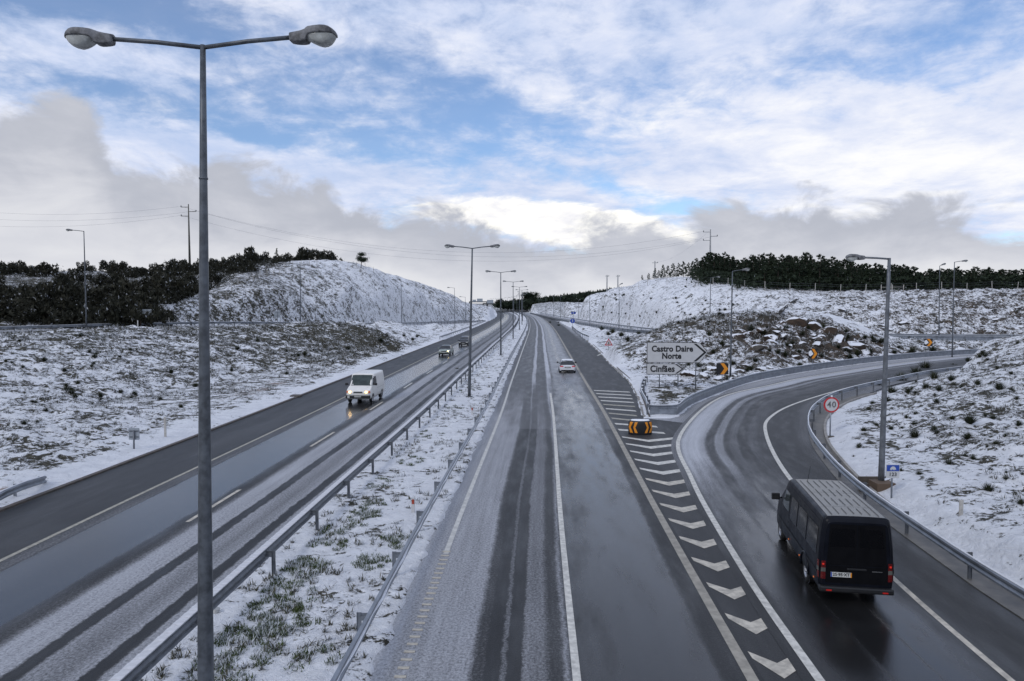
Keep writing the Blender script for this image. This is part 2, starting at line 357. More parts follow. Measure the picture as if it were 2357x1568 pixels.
def terrain(x, y, full=False):
    x = np.atleast_1d(np.asarray(x, float)); y = np.atleast_1d(np.asarray(y, float))
    z = rbf(x, y)
    veg, rock = zones(x, y)
    dl = poly_sd(x, y, POLY_L); dr = poly_sd(x, y, POLY_R); dp = poly_sd(x, y, POLY_RAMP)
    sd = np.minimum(dl, np.minimum(dr, dp))
    de, ze = line_dist(x, y, ENTRY[::2]); db, zb = line_dist(x, y, BENCH[::2])
    tt = x - xe(y)
    med = (tt > -5.4) & (tt < -.5)
    # open ground
    z = np.where(med, .07, z)
    away = sstep(sd, .3, 5.0)
    lump = (fbm(x, y, .40, 4, 3) - .5) * (.45 + .9 * veg) + (fbm(x, y, 1.8, 3, 9) - .5) * (.16 + .50 * veg)
    rn = 1 - np.abs(2 * fbm(x + .6 * y, y * 1.9, .33, 5, 21) - 1)
    lump = lump + rock * ((rn - .7) * 2.6 + (fbm(x, y * 1.6, 1.0, 3, 31) - .5) * .8)
    big = (fbm(x, y, .035, 3, 41) - .5) * np.clip((np.abs(x) - 10) / 60, 0, 1) * sstep(y, 150, 400) * 5
    z = np.where(med, z + (fbm(x, y, 1.6, 3, 5) - .5) * .09, .06 + (z - .06) * sstep(sd, 0, 1.2) + (lump + big) * away)
    z = np.maximum(z, np.where(sd > 0, .045, -9))
    # the two side roads
    for dd, zz, hw in ((de, ze, 3.7), (db, zb, 3.6)):
        k = sstep(dd, hw, hw + 3.0); z = z * k + (zz + .05) * (1 - k)
        z = np.where(dd < hw - .2, zz - .12, z)
    # pavement
    e = sd + (fbm(x, y, 1.1, 3, 77) - .5) * .35
    f = sstep(e, -.22, .05)
    z = np.where(sd < .6, -.14 + (z + .14) * f, z)
    if full: return z, veg, rock, sd, np.minimum(de, db), med
    return z
def tz(x, y): return float(terrain([x], [y])[0])

# ------------------------------------------------------------------ mesh helpers
def tag(o, label=None, cat=None, group=None, kind=None):
    if label: o['label'] = label
    if cat: o['category'] = cat
    if group: o['group'] = group
    if kind: o['kind'] = kind
    return o
def link(name, data, mat=None, parent=None, loc=None, rot=None):
    o = bpy.data.objects.new(name, data); COL.objects.link(o)
    if mat is not None and data is not None and len(data.materials) == 0: data.materials.append(mat)
    if parent is not None: o.parent = parent
    if loc is not None: o.location = loc
    if rot is not None: o.rotation_euler = rot
    return o
def empty(name, loc=(0, 0, 0), rz=0.0, **kw):
    o = link(name, None, None, None, tuple(float(v) for v in loc), (0, 0, rz)); o.empty_display_size = .3
    return tag(o, **kw)
def mesh_np(name, v, f, smooth=False):
    m = bpy.data.meshes.new(name)
    v = np.asarray(v, np.float32); f = np.asarray(f, np.int32); k = f.shape[1]
    m.vertices.add(len(v)); m.vertices.foreach_set('co', v.ravel())
    m.loops.add(f.size); m.loops.foreach_set('vertex_index', f.ravel())
    m.polygons.add(len(f)); m.polygons.foreach_set('loop_start', np.arange(0, f.size, k, dtype=np.int32))
    if smooth: m.polygons.foreach_set('use_smooth', np.ones(len(f), bool))
    m.update(calc_edges=True); return m
class MB:
    def __init__(self): self.v = []; self.f = []; self.sm = []
    def add(self, vs, fs, smooth=False):
        o = len(self.v); self.v += [tuple(float(c) for c in p) for p in vs]
        self.f += [tuple(i + o for i in q) for q in fs]; self.sm += [smooth] * len(fs); return self
    def box(self, c, s, rz=0.0, M=None):
        x, y, z = [h / 2 for h in s]; cs, sn = math.cos(rz), math.sin(rz); vs = []
        for dz in (-z, z):
            for dx, dy in ((-x, -y), (x, -y), (x, y), (-x, y)):
                p = Vector((c[0] + dx * cs - dy * sn, c[1] + dx * sn + dy * cs, c[2] + dz))
                vs.append(M @ p if M else p)
        return self.add(vs, [(0, 3, 2, 1), (4, 5, 6, 7), (0, 1, 5, 4), (1, 2, 6, 5), (2, 3, 7, 6), (3, 0, 4, 7)])
    def tube(self, pts, rad, n=8, cap=True, smooth=True):
        pts = [Vector(p) for p in pts]; rad = rad if hasattr(rad, '__len__') else [rad] * len(pts); vs = []; fs = []
        for i, p in enumerate(pts):
            t = (pts[min(i + 1, len(pts) - 1)] - pts[max(i - 1, 0)]).normalized()
            u = t.cross(Vector((0, 0, 1)));
            if u.length < .05: u = t.cross(Vector((0, 1, 0)))
            u.normalize(); w = t.cross(u).normalized()
            for j in range(n):
                a = 2 * math.pi * j / n; vs.append(p + u * (math.cos(a) * rad[i]) + w * (math.sin(a) * rad[i]))
        for i in range(len(pts) - 1):
            for j in range(n):
                a = i * n + j; b = i * n + (j + 1) % n; fs.append((a, a + n, b + n, b))
        self.add(vs, fs, smooth)
        if cap:
            o = len(self.v) - len(vs)
            self.f += [tuple(o + j for j in range(n)), tuple(o + (len(pts) - 1) * n + j for j in reversed(range(n)))]; self.sm += [False, False]
        return self
    def prism(self, poly, h, M=None):
        """poly in local xy, thickness along local z from 0 to h, placed by matrix M"""
        n = len(poly); vs = [Vector((p[0], p[1], 0)) for p in poly] + [Vector((p[0], p[1], h)) for p in poly]
        if M: vs = [M @ v for v in vs]
        fs = [tuple(reversed(range(n))), tuple(range(n, 2 * n))] + [(i, (i + 1) % n, n + (i + 1) % n, n + i) for i in range(n)]
        return self.add(vs, fs)
    def sweep(self, path, prof, closed=True, ups=(0, 0, 1)):
        """profile (lateral right, up) along a path of 3-D points, kept level"""
        p = np.asarray(path, float); t = np.gradient(p[:, :2], axis=0); t /= np.linalg.norm(t, axis=1)[:, None] + 1e-9
        n = len(prof); vs = []; fs = []
        for i in range(len(p)):
            for a, b in prof: vs.append((p[i, 0] + t[i, 1] * a, p[i, 1] - t[i, 0] * a, p[i, 2] + b))
        for i in range(len(p) - 1):
            for j in range(n if closed else n - 1):
                a = i * n + j; b = i * n + (j + 1) % n; fs.append((a, b, b + n, a + n))
        self.add(vs, fs)
        if closed:
            o = len(self.v) - len(vs)
            self.f += [tuple(o + j for j in reversed(range(n))), tuple(o + (len(p) - 1) * n + j for j in range(n))]; self.sm += [False, False]
        return self
    def mesh(self, name, bevel=0):
        m = bpy.data.meshes.new(name); m.from_pydata(self.v, [], self.f); m.polygons.foreach_set('use_smooth', self.sm); m.update()
        if bevel:
            b = bmesh.new(); b.from_mesh(m); bmesh.ops.bevel(b, geom=b.edges[:], offset=bevel, segments=2, affect='EDGES', profile=.6, clamp_overlap=True); b.to_mesh(m); b.free()
        return m
    def obj(self, name, mat, parent=None, loc=None, rot=None, bevel=0): return link(name, self.mesh(name, bevel), mat, parent, loc, rot)

# ------------------------------------------------------------------ materials
MATS = {}
def pmat(name, col, rough=.6, metal=0.0, spec=.5, emis=None, estr=0.0, var=.12, vscale=3.0, coat=0.0, bump=0.0):
    if name in MATS: return MATS[name]
    m = bpy.data.materials.new(name); m.use_nodes = True; k = NT(m.node_tree); b = k.n['Principled BSDF']
    tc = k.new('ShaderNodeTexCoord').outputs['Object']
    n = k.noise(tc, vscale, 5, .6)
    f = k.ss(n, .3, .7, 1 - var, 1 + var)
    cc = k.new('ShaderNodeVectorMath', operation='SCALE'); cc.inputs[0].default_value = col; k.put(cc.inputs['Scale'], f)
    k.put(b.inputs['Base Color'], cc.outputs[0])
    k.put(b.inputs['Roughness'], k.ss(n, .3, .7, max(.03, rough - .08), min(1, rough + .08)))
    b.inputs['Metallic'].default_value = metal; b.inputs['Specular IOR Level'].default_value = spec
    b.inputs['Coat Weight'].default_value = coat; b.inputs['Coat Roughness'].default_value = .08
    if emis: b.inputs['Emission Color'].default_value = (*emis, 1); b.inputs['Emission Strength'].default_value = estr
    if bump:
        bn = k.new('ShaderNodeBump'); bn.inputs['Strength'].default_value = bump; k.put(bn.inputs['Height'], k.noise(tc, vscale * 6, 4, .6)); k.put(b.inputs['Normal'], bn.outputs[0])
    MATS[name] = m; return m

def snow_ground():
    m = bpy.data.materials.new('snowy_ground'); m.use_nodes = True; k = NT(m.node_tree); b = k.n['Principled BSDF']
    pos = k.new('ShaderNodeNewGeometry').outputs['Position']
    def at(n): a = k.new('ShaderNodeAttribute'); a.attribute_name = n; return a.outputs['Fac']
    cov, rock, earth = at('cover'), at('rock'), at('earth')
    clump = k.noise(pos, .45, 4, .6, .3)
    mid = k.noise(k.vmul(pos, (1, 1, 1.7)), 1.45, 7, .70, .9)
    fine = k.noise(k.vmul(pos, (1, 1, 1.5)), 4.6, 5, .75, .8)
    s = k.m('ADD', k.m('MULTIPLY', clump, .26), k.m('ADD', k.m('MULTIPLY', mid, .44), k.m('MULTIPLY', fine, .30)))
    nz = k.xyz(k.new('ShaderNodeNewGeometry').outputs['Normal'])[2]
    thr = k.m('MULTIPLY_ADD', cov, .22, .402)
    thr = k.m('ADD', thr, k.m('MULTIPLY', k.m('MULTIPLY', rock, k.m('SUBTRACT', .93, nz)), .35))
    veg = k.ss(k.m('SUBTRACT', thr, s), -.022, .022)
    snow = k.mix(k.ss(k.noise(pos, 1.2, 4, .6), .3, .7), (.74, .75, .78), (.86, .865, .885))
    g = k.noise(pos, 3.7, 4, .7, .2)
    vcol = k.ramp(g, [(.3, (.018, .018, .013)), (.47, (.040, .038, .026)), (.60, (.080, .072, .050)), (.72, (.16, .14, .10))])
    rcol = k.ramp(k.noise(pos, .9, 5, .6, .3), [(.3, (.020, .018, .017)), (.5, (.06, .045, .035)), (.7, (.13, .085, .055))])
    vcol = k.mix(k.m('MINIMUM', rock, 1.0), vcol, rcol)
    ecol = k.ramp(k.noise(pos, 2.5, 4, .6), [(.3, (.08, .045, .025)), (.6, (.24, .13, .065)), (.75, (.34, .20, .11))])
    en = k.ss(k.m('ADD', earth, k.m('MULTIPLY', k.m('SUBTRACT', mid, .5), .9)), .45, .62)
    c = k.mix(veg, snow, vcol); c = k.mix(k.m('MULTIPLY', en, .85), c, ecol)
    k.put(b.inputs['Base Color'], c); b.inputs['Roughness'].default_value = .85; b.inputs['Specular IOR Level'].default_value = .25
    bn = k.new('ShaderNodeBump'); bn.inputs['Strength'].default_value = .8; bn.inputs['Distance'].default_value = .35; k.put(bn.inputs['Height'], k.m('ADD', mid, k.m('MULTIPLY', fine, .5))); k.put(b.inputs['Normal'], bn.outputs[0])
    return m
M_GROUND = snow_ground()

def road_mat(name, span, near, far, vmid, vsoft=.3, seam=None):
    """near / far: lists of (lateral metres, snow dust 0..1, wetness 0..1, darkness) ; blended at distance vmid"""
    m = bpy.data.materials.new(name); m.use_nodes = True; k = NT(m.node_tree); b = k.n['Principled BSDF']
    uv = k.new('ShaderNodeUVMap'); uv.uv_map = 'UVMap'; u, v = k.xyz(uv.outputs[0])[0:2]
    uvv = uv.outputs[0]
    wob = k.m('MULTIPLY', k.m('SUBTRACT', k.noise(k.vmul(uvv, (.12, .05, 1)), 1.0, 3, .5), .5), .55)
    jag = k.m('MULTIPLY', k.m('SUBTRACT', k.noise(k.vmul(uvv, (3, 2.0, 1)), 1.0, 6, .75), .5), .26)
    uu = k.m('ADD', u, k.m('ADD', wob, jag)); lo, hi = span
    q = k.m('DIVIDE', k.m('SUBTRACT', uu, lo), hi - lo)
    def rr(stops): return k.ramp(q, [((s[0] - lo) / (hi - lo), (s[1], s[2], s[3])) for s in stops])
    a = rr(near)
    if far:
        f = k.ss(k.m('ADD', v, k.m('MULTIPLY', k.m('SUBTRACT', k.noise(k.vmul(uvv, (.8, .12, 1)), 1, 4, .6), .5), vmid * vsoft * 2)), vmid * (1 - vsoft), vmid * (1 + vsoft))
        a = k.mix(f, a, rr(far))
    sn, wet, dk = k.xyz(a)[0:3]
    gr = k.noise(k.vmul(uvv, (1, .8, 1)), 16.0, 5, .8)             # grains of slush
    gl = k.noise(k.vmul(uvv, (1.3, .25, 1)), 1.3, 5, .6)           # drawn-out patches
    streak = k.noise(k.vmul(uvv, (5.0, .10, 1)), 1.0, 5, .6)       # tyre streaks
    sa = k.m('MULTIPLY_ADD', k.ss(sn, .03, .25), k.m('ADD', k.m('MULTIPLY', k.m('SUBTRACT', gl, .5), .22), k.m('MULTIPLY', k.m('SUBTRACT', streak, .5), .30)), sn)
    amt = k.ss(k.m('ADD', sa, k.m('MULTIPLY', k.m('SUBTRACT', gr, .5), 1.5)), .10, .95)
    amt = k.m('MULTIPLY', amt, k.ss(sa, .03, .22))
    base = k.ramp(k.noise(uvv, 30, 2, .8), [(.3, (.028, .028, .029)), (.6, (.048, .048, .049)), (.75, (.08, .08, .08))])
    big = k.ss(k.noise(k.vmul(uvv, (.6, .10, 1)), 1.0, 5, .6, .4), .3, .7, .75, 1.3)
    base = k.mix(1.0, base, k.comb(big, big, big), 'MULTIPLY')
    dd = k.m('MULTIPLY_ADD', dk, 1.6, .0)
    base = k.mix(1.0, base, k.comb(dd, dd, dd), 'MULTIPLY')
    if seam:
        sf = k.m('MULTIPLY', k.ss(v, seam - .15, seam + .15), .35)
        base = k.mix(sf, base, (.16, .16, .165))
    scol = k.mix(sn, (.24, .24, .245), (.60, .61, .65))
    c = k.mix(amt, base, scol)
    k.put(b.inputs['Base Color'], c)
    wn = k.m('ADD', wet, k.m('MULTIPLY', k.m('SUBTRACT', gl, .5), .85))
    rough = k.ss(wn, .1, .95, .60, .13)
    rough = k.m('ADD', rough, k.m('MULTIPLY', amt, .30), clamp=True)
    k.put(b.inputs['Roughness'], rough)
    k.put(b.inputs['Specular IOR Level'], k.ss(wn, .1, .9, .30, .52))
    bn = k.new('ShaderNodeBump'); bn.inputs['Distance'].default_value = .02
    k.put(bn.inputs['Strength'], k.ss(wn, .2, .9, .5, .16)); k.put(bn.inputs['Height'], k.m('ADD', gr, k.m('MULTIPLY', amt, .8))); k.put(b.inputs['Normal'], bn.outputs[0])
    return m

# foliage
def leaf_mat(name, c0, c1, snow=.25):
    m = bpy.data.materials.new(name); m.use_nodes = True; k = NT(m.node_tree); b = k.n['Principled BSDF']
    g = k.new('ShaderNodeNewGeometry'); pos = g.outputs['Position']; rnd = g.outputs['Random Per Island']
    oi = k.new('ShaderNodeObjectInfo').outputs['Random']
    c = k.mix(k.m('ADD', k.m('MULTIPLY', rnd, .6), k.m('MULTIPLY', oi, .4)), c0, c1)
    s = k.ss(k.m('ADD', k.m('MULTIPLY', k.noise(pos, 1.4, 4, .6), .6), k.m('MULTIPLY', rnd, .4)), .68 - snow * .45, .74 - snow * .42)
    c = k.mix(k.m('MULTIPLY', s, .8), c, (.62, .64, .68))
    k.put(b.inputs['Base Color'], c); b.inputs['Roughness'].default_value = .75; b.inputs['Specular IOR Level'].default_value = .2
    return m
M_PINE = leaf_mat('pine_needles', (.007, .013, .007), (.034, .048, .026), -.12)
M_SHRUB = leaf_mat('dark_shrub_leaves', (.012, .014, .009), (.042, .040, .026), -.02)
M_RED = leaf_mat('rusty_shrub_leaves', (.035, .020, .014), (.075, .038, .026), .06)
M_TUFT = leaf_mat('scrub_stems', (.035, .035, .024), (.14, .13, .09), .42)
M_GRASS = leaf_mat('green_grass', (.030, .048, .014), (.12, .15, .045), .32)
M_BROOM = leaf_mat('broom_twigs', (.012, .017, .008), (.048, .052, .024), .0)
M_BARK = pmat('pine_bark', (.07, .05, .04), .9, bump=.4)
M_STEEL = pmat('galvanised_steel', (.25, .27, .30), .42, .55, var=.25, vscale=2.2)
M_STEEL_D = pmat('weathered_galvanised_steel', (.14, .15, .165), .5, .4, var=.3, vscale=4)
M_POLE = pmat('grey_lamp_pole', (.095, .105, .118), .45, .35, var=.35, vscale=5)
M_LAMP = pmat('dirty_lamp_housing', (.13, .13, .135), .6, var=.7, vscale=9)
M_BOWL = pmat('lamp_bowl', (.42, .43, .41), .25, var=.25, vscale=6)
M_SNOW = pmat('lying_snow', (.78, .79, .82), .9, var=.06, vscale=6, bump=.3)
M_CONC = pmat('old_concrete', (.27, .255, .235), .85, var=.25, vscale=2, bump=.2)
M_DCONC = pmat('wet_brown_concrete', (.085, .07, .058), .7, var=.3, vscale=3)
M_WHITE = pmat('road_paint', (.54, .52, .47), .6, var=.25, vscale=5, bump=.1)
M_CREAM = pmat('worn_cream_road_paint', (.46, .42, .35), .6, var=.3, vscale=4, bump=.1)
M_DULL = pmat('dull_yellowed_road_paint', (.33, .31, .255), .7, var=.3, vscale=6)
M_BLACK = pmat('black_plastic', (.012, .012, .013), .45)
M_TYRE = pmat('tyre_rubber', (.02, .02, .021), .7)
M_RIM = pmat('wheel_rim', (.50, .50, .52), .3, .8)
M_GLASS = pmat('dark_car_glass', (.010, .012, .014), .06, spec=.9, var=.0)
M_SIGNW = pmat('white_sign_sheet', (.52, .52, .52), .5, var=.04)
M_SIGNBACK = pmat('bare_sign_back', (.33, .36, .39), .45, .3, var=.1)
M_SIGNBLK = pmat('black_sign_print', (.010, .010, .012), .5)
M_ORANGE = pmat('amber_sign_sheet', (.75, .27, .015), .45, var=.05)
M_RED_S = pmat('red_sign_print', (.48, .025, .03), .5)
M_BLUE_S = pmat('blue_sign_sheet', (.015, .06, .33), .5)
M_WOOD = pmat('weathered_wood', (.24, .21, .18), .85, var=.25, vscale=8)
M_PALEPOST = pmat('pale_fence_post', (.42, .40, .37), .8, var=.2, vscale=8)

# ================================================================== SETTING
def build_terrain():
    NC, NR = 760, 860
    a = np.linspace(-.98, .98, NC); yy = 3 * np.exp(np.linspace(0, math.log(1000 / 3.), NR))
    Y, A = np.meshgrid(yy, a, indexing='ij'); X = A * (Y + 14)
    z, veg, rock, sd, dside, med = terrain(X.ravel(), Y.ravel(), True)
    X = X.ravel(); Y = Y.ravel()
    v = np.stack([X, Y, z], 1)
    i = np.arange(NR - 1)[:, None] * NC + np.arange(NC - 1)[None, :]
    f = np.stack([i, i + 1, i + NC + 1, i + NC], -1).reshape(-1, 4)
    m = mesh_np('ground', v, f, True)
    clean = sstep(sd, .3, np.where(X > 8, 1.2, 2.4) + 1.5 * vn(X * .3, Y * .3, 4))
    cover = veg * (.10 + .90 * clean)
    cover = np.where(dside < 3.7, .02, cover)
    cover = np.where(med, .13 + .14 * fbm(X, Y, .35, 3, 8), cover)
    far = sstep(Y, 380, 700); cover = cover * (1 - far) + far * .5
    earth = np.zeros(len(X))
    for px, py, d, r, am in [(560, 905, 61, 2.6, .50), (600, 897, 64, 2.4, .55), (640, 886, 69, 2.2, .55), (520, 915, 57, 2.0, .45), (750, 850, 83, 2.5, .42), (690, 865, 76, 2, .4), (60, 1130, 30, 1.0, .45), (20, 1150, 29, 1.2, .5), (680, 858, 80, 1.5, .45), (790, 838, 90, 2, .3)]:
        p = D(px, py, d); earth = np.maximum(earth, am * np.exp(-((X - p[0]) ** 2 + (Y - p[1]) ** 2 * .5) / (r * r)))
    for nm, arr in (('cover', cover), ('rock', np.clip(rock, 0, 1.2)), ('earth', earth)):
        at = m.attributes.new(nm, 'FLOAT', 'POINT'); at.data.foreach_set('value', arr.astype(np.float32))
    tag(link('ground', m, M_GROUND), kind='structure')
    return None
build_terrain()
# land beyond
def far_land():
    m = bpy.data.materials.new('distant_snowy_heath'); m.use_nodes = True; k = NT(m.node_tree); b = k.n['Principled BSDF']
    pos = k.new('ShaderNodeNewGeometry').outputs['Position']
    n = k.noise(k.vmul(pos, (1, .5, 2)), .035, 8, .7, .4)
    k.put(b.inputs['Base Color'], k.ramp(n, [(.40, (.06, .058, .048)), (.50, (.16, .155, .14)), (.60, (.48, .48, .50))])); b.inputs['Roughness'].default_value = .9
    mb = MB(); mb.add([(-9000, -3000, -2.2), (9000, -3000, -2.2), (9000, 9000, -2.2), (-9000, 9000, -2.2)], [(0, 1, 2, 3)])
    tag(mb.obj('plain', m), kind='structure')
    # long rising ridge on the right, 1 km away
    X, Y = np.meshgrid(np.linspace(-700, 900, 240), np.linspace(860, 1500, 60))
    prof = np.interp(X, [-700, -200, -80, 0, 40, 80, 140, 220, 400, 900], [2, 1, 1, 6, 11.5, 17, 24, 33, 42, 46])
    back = np.clip((Y - 860) / 240, 0, 1); Z = -2 + (prof + 2) * np.sin(back * math.pi / 2) * (1.0 - .0 * back) + (fbm(X, Y, .02, 4, 2) - .5) * 3 * back
    i = np.arange(59)[:, None] * 240 + np.arange(239)[None, :]; f = np.stack([i, i + 1, i + 241, i + 240], -1).reshape(-1, 4)
    tag(link('far_hill', mesh_np('far_hill', np.stack([X.ravel(), Y.ravel(), Z.ravel()], 1), f, True), m), kind='structure')
far_land()

def sheet(name, rowsL, rowsR, mat, n=8, uv=None, kind='structure', parent=None):
    """surface between two matching polylines (3-D); uv rows give (u,v) at both sides"""
    L = np.asarray(rowsL, float); R = np.asarray(rowsR, float); t = np.linspace(0, 1, n + 1)[None, :, None]
    P = L[:, None, :] * (1 - t) + R[:, None, :] * t; nr = len(L)
    i = np.arange(nr - 1)[:, None] * (n + 1) + np.arange(n)[None, :]
    f = np.stack([i, i + 1, i + n + 2, i + n + 1], -1).reshape(-1, 4)
    m = mesh_np(name, P.reshape(-1, 3), f)
    if uv is not None:
        ul, ur, vv = uv; U = ul[:, None] * (1 - t[..., 0]) + ur[:, None] * t[..., 0]; V = np.repeat(vv[:, None], n + 1, 1)
        lay = m.uv_layers.new(name='UVMap'); li = np.zeros(len(m.loops), np.int32); m.loops.foreach_get('vertex_index', li)
        lay.data.foreach_set('uv', np.stack([U.ravel()[li], V.ravel()[li]], 1).astype(np.float32).ravel())
    o = link(name, m, mat, parent)
    if kind: tag(o, kind=kind)
    return o
def corridor(name, t0, t1, mat, s0=1.5, s1=930, z=0.0, n=10):
    s = s_steps(s0, s1, 1.0); a = np.stack([*road_pt(t0, s), np.full(len(s), z)], 1); b = np.stack([*road_pt(t1, s), np.full(len(s), z)], 1)
    return sheet(name, a, b, mat, n, (np.full(len(s), t0), np.full(len(s), t1), s))

# left carriageway: (t, snow, wet, brightness)
LN = [(-17.4, .55, .0, .5), (-16.9, .45, .0, .5), (-16.6, .12, .15, .45), (-16.2, .03, .15, .74), (-13.2, .03, .15, .70), (-12.95, .30, .1, .5), (-12.45, .36, .1, .5), (-12.35, .02, .85, .28), (-12.1, .03, 1.0, .42), (-9.9, .03, .95, .40), (-9.7, .12, .5, .40),
      (-9.2, .26, .2, .45), (-8.9, .66, .0, .5), (-8.05, .62, .0, .5), (-7.98, .05, .3, .36), (-7.68, .05, .3, .36), (-7.6, .58, .0, .5), (-6.95, .46, .0, .5), (-6.45, .60, .0, .5), (-6.38, .05, .3, .36), (-6.1, .05, .3, .36), (-6.0, .60, 0, .5), (-5.5, .66, 0, .5), (-5.0, .85, 0, .5)]
LF = [(-17.4, .6, .0, .5), (-16.8, .4, .0, .5), (-16.4, .06, .2, .45), (-13.3, .06, .25, .45), (-12.9, .25, .2, .5), (-12.4, .20, .5, .5), (-12.2, .18, .8, .5), (-11.6, .32, .8, .5), (-10.9, .18, .9, .5), (-10.3, .34, .8, .5), (-9.7, .18, .6, .5),
      (-9.2, .22, .4, .5), (-8.6, .50, .2, .5), (-8.0, .44, .2, .5), (-7.9, .05, .3, .40), (-7.6, .08, .3, .40), (-7.45, .55, .1, .5), (-6.6, .55, .1, .5), (-6.4, .08, .3, .4), (-6.1, .10, .3, .4), (-6.0, .75, 0, .5), (-5.0, .85, 0, .5)]
left_road = corridor('left_carriageway', -17.6, -4.9, road_mat('left_carriageway_surface', (-17.6, -4.9), LN, LF, 100, .35))
RN = [(-1.0, .9, 0, .5), (-.6, .66, 0, .5), (-.2, .60, 0, .5), (1.35, .60, .05, .5), (1.5, .22, .2, .46), (1.66, .20, .2, .44), (1.72, .02, .3, .32), (1.98, .02, .3, .32), (2.04, .38, .1, .5), (2.12, .36, .1, .5), (2.18, .03, .3, .34), (2.42, .03, .3, .36), (2.52, .46, .1, .5), (2.95, .42, .1, .5), (3.1, .20, .2, .45), (3.3, .20, .2, .44), (3.42, .55, .1, .5),
      (3.5, .30, .3, .5), (3.7, .02, .6, .26), (4.3, .01, .62, .28), (5.0, .02, .80, .36), (5.6, .01, .68, .28), (5.8, .02, .75, .34), (6.45, .03, .7, .38), (6.6, .14, .3, .42), (7.4, .10, .2, .42)]
RF = [(-1.0, .8, 0, .5), (-.45, .35, .1, .5), (-.2, .30, .1, .5), (.0, .20, .2, .5), (.3, .08, .3, .48), (1.5, .06, .35, .44), (1.85, .08, .3, .46), (2.0, .70, .1, .5), (2.3, .74, .1, .5), (2.42, .12, .3, .45), (3.2, .10, .3, .45), (3.4, .75, .1, .5), (3.75, .80, .1, .5),
      (3.9, .20, .4, .5), (4.1, .55, .5, .5), (4.9, .44, .6, .5), (5.2, .30, .7, .5), (5.6, .50, .6, .5), (6.3, .55, .5, .5), (6.7, .35, .4, .5), (7.0, .10, .2, .5), (7.4, .15, .2, .5)]
right_road = corridor('right_carriageway', -1.0, 7.35, road_mat('right_carriageway_surface', (-1.0, 7.4), RN, RF, 62, .40, seam=44.3), z=0.004)
# gore and shoulder pavement
def gore():
    s = s_steps(2, 520, .8); Lx = xe(s) + 6.9
    rl = np.array([p for p in RAMP_L if p[1] < 60]); Rx = np.where(s < 48.4, np.interp(s, rl[:, 1], rl[:, 0]) + .3, _er(s) + .5)
    a = np.stack([Lx, s, 0 * s], 1); b = np.stack([np.maximum(Rx, Lx + .1), s, 0 * s], 1); b[:, 2] = a[:, 2] = .000
    GN = [(-.5, .16, .1, .5), (.0, .10, .2, .5), (.5, .05, .15, .56), (1.5, .04, .2, .56), (3.0, .05, .2, .56), (5.0, .10, .1, .46), (8.0, .3, .1, .5)]
    GF = [(-.5, .12, .1, .55), (.0, .05, .1, .55), (2.8, .04, .15, .50), (3.4, .12, .1, .5), (3.8, .50, .1, .5), (5.0, .7, .1, .5), (8.0, .6, .1, .5)]
    sheet('gore_pavement', a, b, road_mat('gore_surface', (-.6, 8), GN, GF, 150, .3), 10, (Lx - xe(s) - 7.15, b[:, 0] - xe(s) - 7.15, s))
gore()
def ramp():
    L = resample(RAMP_L, .8); t = np.gradient(L, axis=0); t /= np.linalg.norm(t, axis=1)[:, None]; nx, ny = t[:, 1], -t[:, 0]
    arc = np.concatenate([[0], np.cumsum(np.linalg.norm(np.diff(L, axis=0), axis=1))])
    NRm = [(-.4, .10, .2, .46), (.0, .12, .3, .46), (.35, .10, .6, .40), (.8, .03, .8, .26), (1.3, .02, .85, .24), (1.5, .10, .6, .30), (1.6, .02, .85, .24), (2.4, .02, .9, .24), (2.5, .10, .6, .30), (2.6, .02, .9, .26), (3.3, .04, .6, .42), (3.9, .08, .4, .5), (4.4, .03, .3, .52), (6.0, .03, .3, .52), (6.4, .25, .1, .45), (9, .4, 0, .5)]
    FRm = [(-.4, .40, .1, .5), (.0, .42, .1, .5), (.3, .72, .1, .5), (1.0, .74, .1, .5), (1.35, .60, .2, .5), (1.5, .24, .3, .45), (1.8, .20, .3, .42), (1.95, .55, .2, .5), (2.3, .50, .2, .5), (2.45, .14, .3, .42), (2.7, .34, .2, .5), (3.0, .36, .2, .5), (3.15, .12, .3, .42), (3.5, .10, .3, .42), (3.7, .32, .2, .5), (4.4, .22, .2, .46), (5.0, .12, .2, .44), (6.0, .10, .2, .44), (6.5, .3, .1, .5), (9, .5, 0, .5)]
    a = np.stack([L[:, 0] - nx * .35, L[:, 1] - ny * .35, 0 * arc + .008], 1); b = np.stack([L[:, 0] + nx * 8.6, L[:, 1] + ny * 8.6, 0 * arc + .008], 1)
    sheet('exit_ramp', a, b, road_mat('exit_ramp_surface', (-.5, 9), NRm, FRm, 27, .30), 12, (np.full(len(arc), -.35), np.full(len(arc), 8.6), arc))
    # shoulder outside the ramp's left line
    i0 = int(np.argmin(np.abs(L[:, 1] - 46.5))); A = L[i0:]; B = resample(RAMP_OUT, 1.0)
    q = np.linspace(0, 1, 60); A2 = np.stack([np.interp(q, np.linspace(0, 1, len(A)), A[:, j]) for j in (0, 1)], 1); B2 = np.stack([np.interp(q, np.linspace(0, 1, len(B)), B[:, j]) for j in (0, 1)], 1)
    w = np.linalg.norm(B2 - A2, axis=1)
    SH = [(-.5, .6, 0, .5), (.5, .55, 0, .5), (1.5, .62, 0, .5), (3.5, .6, 0, .5)]
    sheet('ramp_shoulder', np.c_[B2, np.full(60, .004)], np.c_[A2, np.full(60, .004)], road_mat('ramp_shoulder_surface', (-.6, 4), SH, None, 50), 6, (w, w * 0, q * 90))
ramp()
SR = road_mat('side_road_surface', (-4, 4), [(-4, .7, 0, .5), (-3, .7, 0, .5), (-1.5, .35, .1, .5), (-.8, .6, .1, .5), (.8, .6, .1, .5), (1.5, .35, .1, .5), (3, .7, 0, .5), (4, .8, 0, .5)], None, 50)
